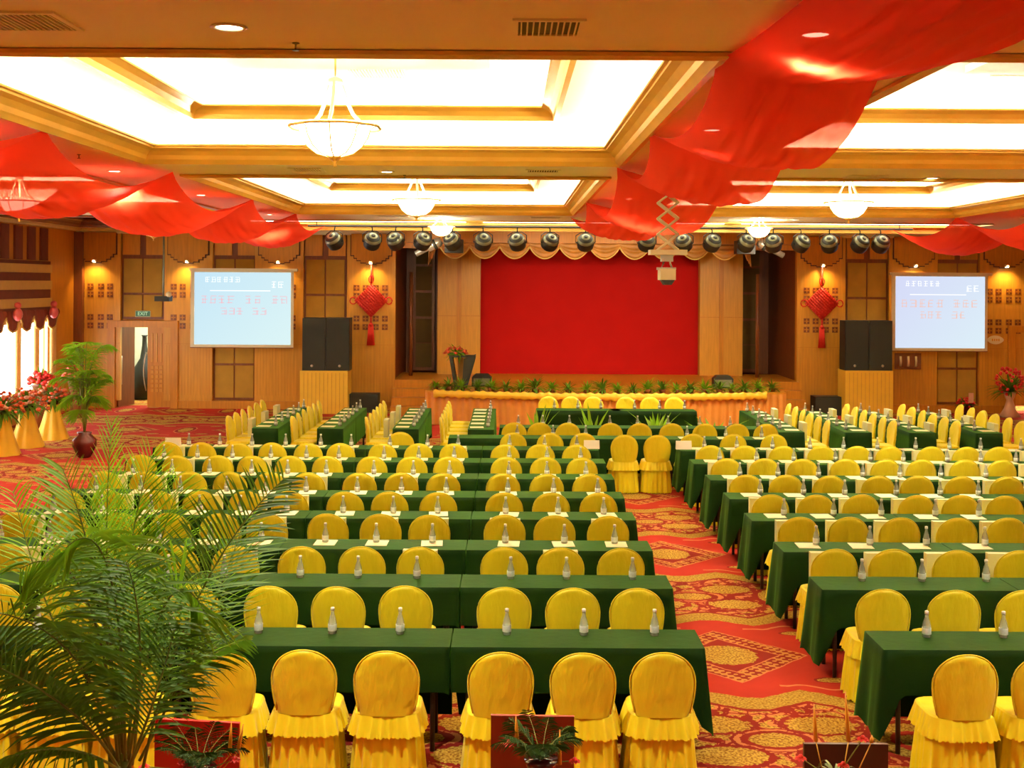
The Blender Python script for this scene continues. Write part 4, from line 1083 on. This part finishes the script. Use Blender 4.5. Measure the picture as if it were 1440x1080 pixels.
# ------------------------------------------------------------------ flower stands at left, bouquet at right
def flower_stand(x, y, lab, h=.72):
    r = thing('flower_stand', 'yellow draped pedestal '+lab, 'stand', (x, y, 0), 0, 'yellow draped pedestals by the left window')
    m = MB(); m.grid(lambda u, v: ((.13+.20*(1-v)**1.4)*(1+.07*sin(u*2*pi*7+x))*cos(2*pi*u), (.13+.20*(1-v)**1.4)*(1+.07*sin(u*2*pi*7+x))*sin(2*pi*u), h*v), 56, 8, closed=True)
    m.add([(.13*cos(2*pi*i/20), .13*sin(2*pi*i/20), h) for i in range(20)], [tuple(range(20))]); m.build('drape', M_YEL2, r)
    f = thing('flower_arrangement', 'round red and pink flower arrangement '+lab, 'flowers', (x, y, h), 0, 'flower arrangements by the left window')
    MB().lathe([(.10, 0), (.12, .08), (.11, .09)], 12).build('bowl', M_POT, f)
    m = MB(); tuft(m, Vector((0, 0, .1)), 70, .50, .03, 1.25, 1.2, rnd); m.build('foliage', M_LEAF2, f)
    m = MB(); blooms(m, (0, 0, .0), 70, .40, .045, 1.1, rnd); m.build('blooms', M_BLOOMO, f)['kind'] = 'stuff'
    m = MB(); blooms(m, (0, 0, .02), 16, .36, .05, 1.1, rnd); m.build('pale_blooms', M_BLOOMP, f)['kind'] = 'stuff'
flower_stand(-9.55, 24.8, 'nearest the corner palm')
flower_stand(-9.6, 23.6, 'in the middle of three at left')
flower_stand(-9.62, 22.5, 'cut by the left photo edge')
for x, y, lab, hh in ((-10.5, 26.6, 'red flower basket by the left window, nearer the photo edge', .95), (-10.45, 28.6, 'red flower basket by the corner of left window', .95)):
    r = thing('flower_basket', lab, 'flowers', (x, y, 0)); MB().lathe([(.16, 0), (.12, .4), (.2, hh), (.21, hh+.02)], 14).build('basket', M_WOODD, r)
    m = MB(); tuft(m, Vector((0, 0, hh)), 36, .5, .03, 1.1, 1, rnd); m.build('foliage', M_LEAF2, r)
    m = MB(); blooms(m, (0, 0, hh), 60, .3, .06, 1.0, rnd); m.build('blooms', M_BLOOM, r)['kind'] = 'stuff'
x = 12.75; y = 30.1
r = thing('flower_stand', 'pale pink satin cone pedestal right of the right screen', 'stand', (x, y, 0)); MB().lathe([(.26, 0), (.14, .2), (.08, .42), (.12, .5), (.16, .62)], 18).build('cone', M_PINKC, r)
f = thing('flower_arrangement', 'tall red flower arrangement on the pale pink cone', 'flowers', (x, y, .62))
m = MB(); tuft(m, Vector((0, 0, 0)), 60, .62, .03, 1.0, 1, rnd); m.build('foliage', M_LEAF2, f)
m = MB()
for i in range(60):
    a = rnd.random()*2*pi; zz = rnd.uniform(-.05, .62); R = .28*sin(pi*(zz+.15)/.9)+.04; m.ball((R*cos(a), R*sin(a), zz), .045, 6, 4)
m.build('blooms', M_BLOOM, f)['kind'] = 'stuff'
x = (1357-716)/F*30.3
r = thing('flower_basket', 'small dark red flower basket on floor below right screen', 'flowers', (x, 30.2, 0)); MB().lathe([(.15, 0), (.2, .25), (.21, .27)], 12).build('basket', M_RED3, r)
m = MB(); tuft(m, Vector((0, 0, .25)), 40, .35, .03, 1.1, 1, rnd); m.build('foliage', M_LEAF2, r)
m = MB(); blooms(m, (0, 0, .22), 30, .24, .04, 1.0, rnd); m.build('blooms', M_BLOOM, r)['kind'] = 'stuff'
MB().box(-.0, .12, -.2, -.17, .35, .6).build('gift_card', M_PINKC, r)

# far palm in the dark red vase
r = thing('potted_palm', 'tall green palm in dark red vase beside the left door', 'palm', (-7.95, 22.2, 0))
MB().lathe([(.10, 0), (.13, .03), (.22, .22), (.22, .34), (.12, .44), (.14, .48)], 20).build('vase', M_POT, r)
R2 = random.Random(11)
st = MB()
for i in range(5): a = i*1.3; st.tube([(0, 0, .4), (.06*cos(a), .06*sin(a), 1.0), (.1*cos(a), .1*sin(a), 1.5)], .014, 6)
st.build('stem', M_STEM, r)
for i in range(21):
    a = i*2.4; R_ = R2.uniform(.28, .62); h0 = R2.uniform(.6, 1.2); h1 = R2.uniform(1.05, 2.35)
    frond('frond', (.04*cos(a), .04*sin(a), h0), (.2*R_*cos(a), .2*R_*sin(a), h1), (R_*cos(a), R_*sin(a), h1-R2.uniform(0, .4)), .42, 22, r, w=.014, droop=1.1, rnd=R2)

# ------------------------------------------------------------------ foreground palm
r = thing('areca_palm', 'large feathery green palm in the lower left foreground', 'palm', (0, 0, 0))
PB = P(178, 1110, 4.6)
r.location = (PB.x, PB.y, 0)
def pl(px, py, z): return P(px, py, z)-Vector((PB.x, PB.y, 0))
MB().lathe([(.16, 0), (.18, .03), (.24, .34), (.26, .40), (.24, .41)], 24).build('pot', M_POT, r)
MB().lathe([(.001, .36), (.24, .37)], 24).build('soil', M_TAB, r)
R3 = random.Random(5)
FV = Vector((0, 1, .15))
spec = [ # base, control, tip (pixel, pixel, distance), leaflet length, pairs, up bias, droop, lean, facing the room
    ((178, 1060, 4.6), (140, 850, 4.6), (158, 598, 4.7), .24, 44, .5, .2, 1.1, 1),
    ((172, 1060, 4.6), (150, 800, 4.5), (90, 660, 4.4), .30, 44, .3, .35, .8, 1),
    ((178, 1060, 4.6), (160, 820, 4.8), (215, 640, 4.9), .34, 44, .35, .25, .9, 1),
    ((185, 1060, 4.6), (190, 850, 4.8), (255, 680, 4.9), .34, 42, .3, .4, .8, 1),
    ((205, 1080, 4.55), (262, 800, 4.5), (402, 672, 4.3), .27, 60, .42, .25, .30, 1),
    ((200, 1070, 4.6), (290, 900, 4.7), (345, 735, 4.8), .30, 42, .5, .3, .6, 1),
    ((160, 1060, 4.5), (130, 860, 4.1), (-40, 858, 3.9), .30, 50, -.35, .8, .45, 1),
    ((165, 1060, 4.5), (100, 930, 4.2), (-50, 900, 4.0), .28, 44, -.1, .8, .5, 0),
    ((170, 1070, 4.5), (140, 730, 4.3), (30, 800, 4.1), .30, 46, -.2, 1.1, .5, 1),
    ((180, 1070, 4.4), (175, 690, 4.2), (95, 770, 4.0), .30, 44, -.1, 1.0, .6, 1),
    ((185, 1070, 4.5), (230, 740, 4.4), (290, 860, 4.3), .32, 42, 0, .9, .6, 1),
    ((190, 1070, 4.6), (250, 930, 4.7), (350, 900, 4.8), .26, 38, .1, .8, .6, 0),
    ((170, 1080, 4.3), (120, 985, 4.0), (-30, 925, 3.8), .28, 44, .1, .7, .5, 1),
    ((180, 1090, 4.2), (110, 1030, 4.0), (10, 1068, 3.9), .20, 30, -.1, .8, .6, 0),
    ((175, 1070, 4.8), (150, 860, 5.0), (130, 700, 5.2), .36, 44, .1, .6, .7, 1),
    ((180, 1070, 4.7), (215, 850, 4.8), (185, 730, 4.9), .36, 44, .1, .6, .7, 1),
    ((165, 1070, 4.6), (60, 860, 4.7), (20, 690, 4.8), .30, 40, .2, .5, .7, 1),
    ((190, 1075, 4.4), (215, 880, 4.2), (180, 790, 4.1), .32, 40, 0, .8, .6, 1),
    ((185, 1080, 4.3), (225, 980, 4.2), (250, 880, 4.2), .26, 34, .2, .6, .6, 1),
    ]
bases = []
for i, (b0, b1, b2, L, pr, ub, dr, ln, fv) in enumerate(spec):
    frond('frond', pl(*b0), pl(*b1), pl(*b2), L, int(pr*.82), r, w=.0080, start=.22, upb=ub, droop=dr, lean=ln, rnd=R3, m_leaf=M_LEAF2 if i in (4, 6, 7, 11, 12, 13, 17, 18, 19) else M_LEAF, sidev=FV if fv else None)
    bases.append(pl(*b0))
for i in range(0, len(bases), 3):
    b = bases[i]; a = i*1.1
    MB().tube([(.06*cos(a), .06*sin(a), .37), (b.x*.5, b.y*.5, .9), b], [.02, .016, .012], 8).build('stem', M_STEM, r)
for i in (1, 4, 7, 10, 13, 16):
    b = bases[i]; MB().tube([(b.x*.2, b.y*.2, .37), b], [.016, .011], 6).build('stem', M_STEM, r)

# ------------------------------------------------------------------ foreground red boards with floral pieces
def board(px0, px1, py, z, mm, lab, tilt=0):
    a = P(px0, py, z); b = P(px1, py, z); w = (b.x-a.x)/2; top = a.z
    r = thing('display_board', lab, 'board', ((a.x+b.x)/2, z, 0))
    MB().prism([(-w, .05), (w, .05), (w, top-tilt), (-w, top)], -.012, .012).build('panel', mm, r)
    MB().box(-w+.03, -w+.09, -.16, .16, 0, .05).box(w-.09, w-.03, -.16, .16, 0, .05).build('foot', M_BLACK, r)
board(222, 341, 1010, 6.3, M_RED, 'bright red upright board at the bottom left', .02)
board(694, 811, 1005, 6.3, M_RED2, 'brick red upright board at the bottom centre', .005)
board(1134, 1252, 1045, 6.3, M_RED3, 'dark maroon upright board at the bottom right')
def piece(px, py, z, lab, fern, tapers, flowers, mm=M_FERN, spider=False):
    c = P(px, py, z)
    s = thing('plant_stand', 'slim black stand '+lab, 'stand', (c.x, z, 0), 0, 'slim stands in the foreground'); h = c.z-.18
    MB().tube([(0, 0, .02), (0, 0, h)], .012, 8).build('pole', M_BLACK, s); MB().lathe([(.13, 0), (.13, .015), (.02, .03)], 20).build('base', M_BLACK, s); MB().lathe([(.09, h-.01), (.09, h)], 20).build('top_plate', M_BLACK, s)
    o = thing('floral_centrepiece', 'fern and red flower centrepiece '+lab, 'centrepiece', (c.x, z, h), 0, 'floral centrepieces in the foreground')
    MB().lathe([(.05, 0), (.08, .10), (.085, .12)], 18).build('pot', M_POT, o)
    R = random.Random(px)
    if spider:
        f = MB()
        for i in range(34):
            a = R.random()*2*pi; d = Vector((cos(a)*.6, sin(a)*.4, 1)); leaf_blade(f, Vector((0, 0, .1)), d, Vector((0, 0, 1)), R.uniform(.2, .34), .006, 3.2, 7)
        f.build('foliage', M_SPID, o)
    else:
        for i in range(fern):
            a = i*2*pi/fern+.4; q = R.uniform(.16, .26)
            frond('frond', (0, 0, .1), (.4*q*cos(a), .3*q*sin(a), .24), (q*cos(a), q*sin(a), .20+.1*R.random()), .11, 18, o, m_leaf=mm, w=.004, start=.1, droop=.6, rnd=R)
    for tx_, ty0, ty1, lean in tapers:
        a = P(tx_, ty1, z)-Vector((c.x, z, h)); b = P(tx_+lean, ty0, z)-Vector((c.x, z, h))
        MB().tube([(a.x*.5, 0, .09), (a.x, 0, a.z)], .003, 6).build('taper_holder', M_GOLD, o)
        MB().tube([a, a*.5+b*.5, b], [.011, .009, .002], 8).build('taper_candle', M_TAPER, o)
    for fx, fy_ in flowers:
        a = P(fx, fy_, z)-Vector((c.x, z, h))
        m = MB().tube([(0, 0, .1), a], .003, 5); m.build('flower_stem', M_STEM, o)
        m = MB()
        for i in range(9):
            t = i*2*pi/9; leaf_blade(m, a, Vector((cos(t), sin(t), .5)), Vector((0, 0, 1)), .035, .012, 1.0, 3)
        m.ball(a+Vector((0, 0, .005)), .014, 8, 5); m.build('flower_head', M_BLOOM, o)
M_SPID = mat('striped_spider_leaf', (.22, .27, .10, 1), .35, var=.4, scale=40)
piece(285, 1062, 5.9, 'before the bright red board', 12, [(327, 1015, 1062, 2), (338, 1018, 1058, 8), (192, 1042, 1090, -10)], [(334, 1068), (207, 1078), (262, 1072)])
piece(765, 1050, 5.9, 'before the brick red board', 13, [(731, 1006, 1040, -2), (791, 1026, 1075, 0)], [(719, 1046), (812, 1070)])
piece(1178, 1075, 5.9, 'before the maroon board', 0, [(1151, 990, 1042, -3), (1197, 972, 1042, -5), (1229, 1034, 1044, 1)], [(1217, 1039), (1130, 1066), (1190, 1076)], spider=True)

# ------------------------------------------------------------------ light, camera, view
w = bpy.data.worlds.new('world'); scn.world = w; w.use_nodes = True
w.node_tree.nodes['Background'].inputs[0].default_value = (.9, .9, 1, 1); w.node_tree.nodes['Background'].inputs[1].default_value = .3
cam = bpy.data.cameras.new('camera'); co = bpy.data.objects.new('camera', cam); COL.objects.link(co); scn.camera = co
cam.sensor_width = 36; cam.lens = 36*F/1440; cam.shift_x = 4/1440; cam.shift_y = -142/1440; cam.clip_end = 200; cam.clip_start = .05
co.location = (0, 0, CZ); co.rotation_euler = (pi/2, radians(-.34), 0)
scn.view_settings.view_transform = 'Standard'; scn.view_settings.look = 'None'; scn.view_settings.gamma = 1; scn.view_settings.exposure = 1.0
scn.view_settings.use_curve_mapping = False
scn.cycles.max_bounces = 7; scn.cycles.diffuse_bounces = 4; scn.cycles.transparent_max_bounces = 12; scn.cycles.sample_clamp_indirect = 6; scn.cycles.use_denoising = True
scn.cycles.caustics_reflective = False; scn.cycles.caustics_refractive = False
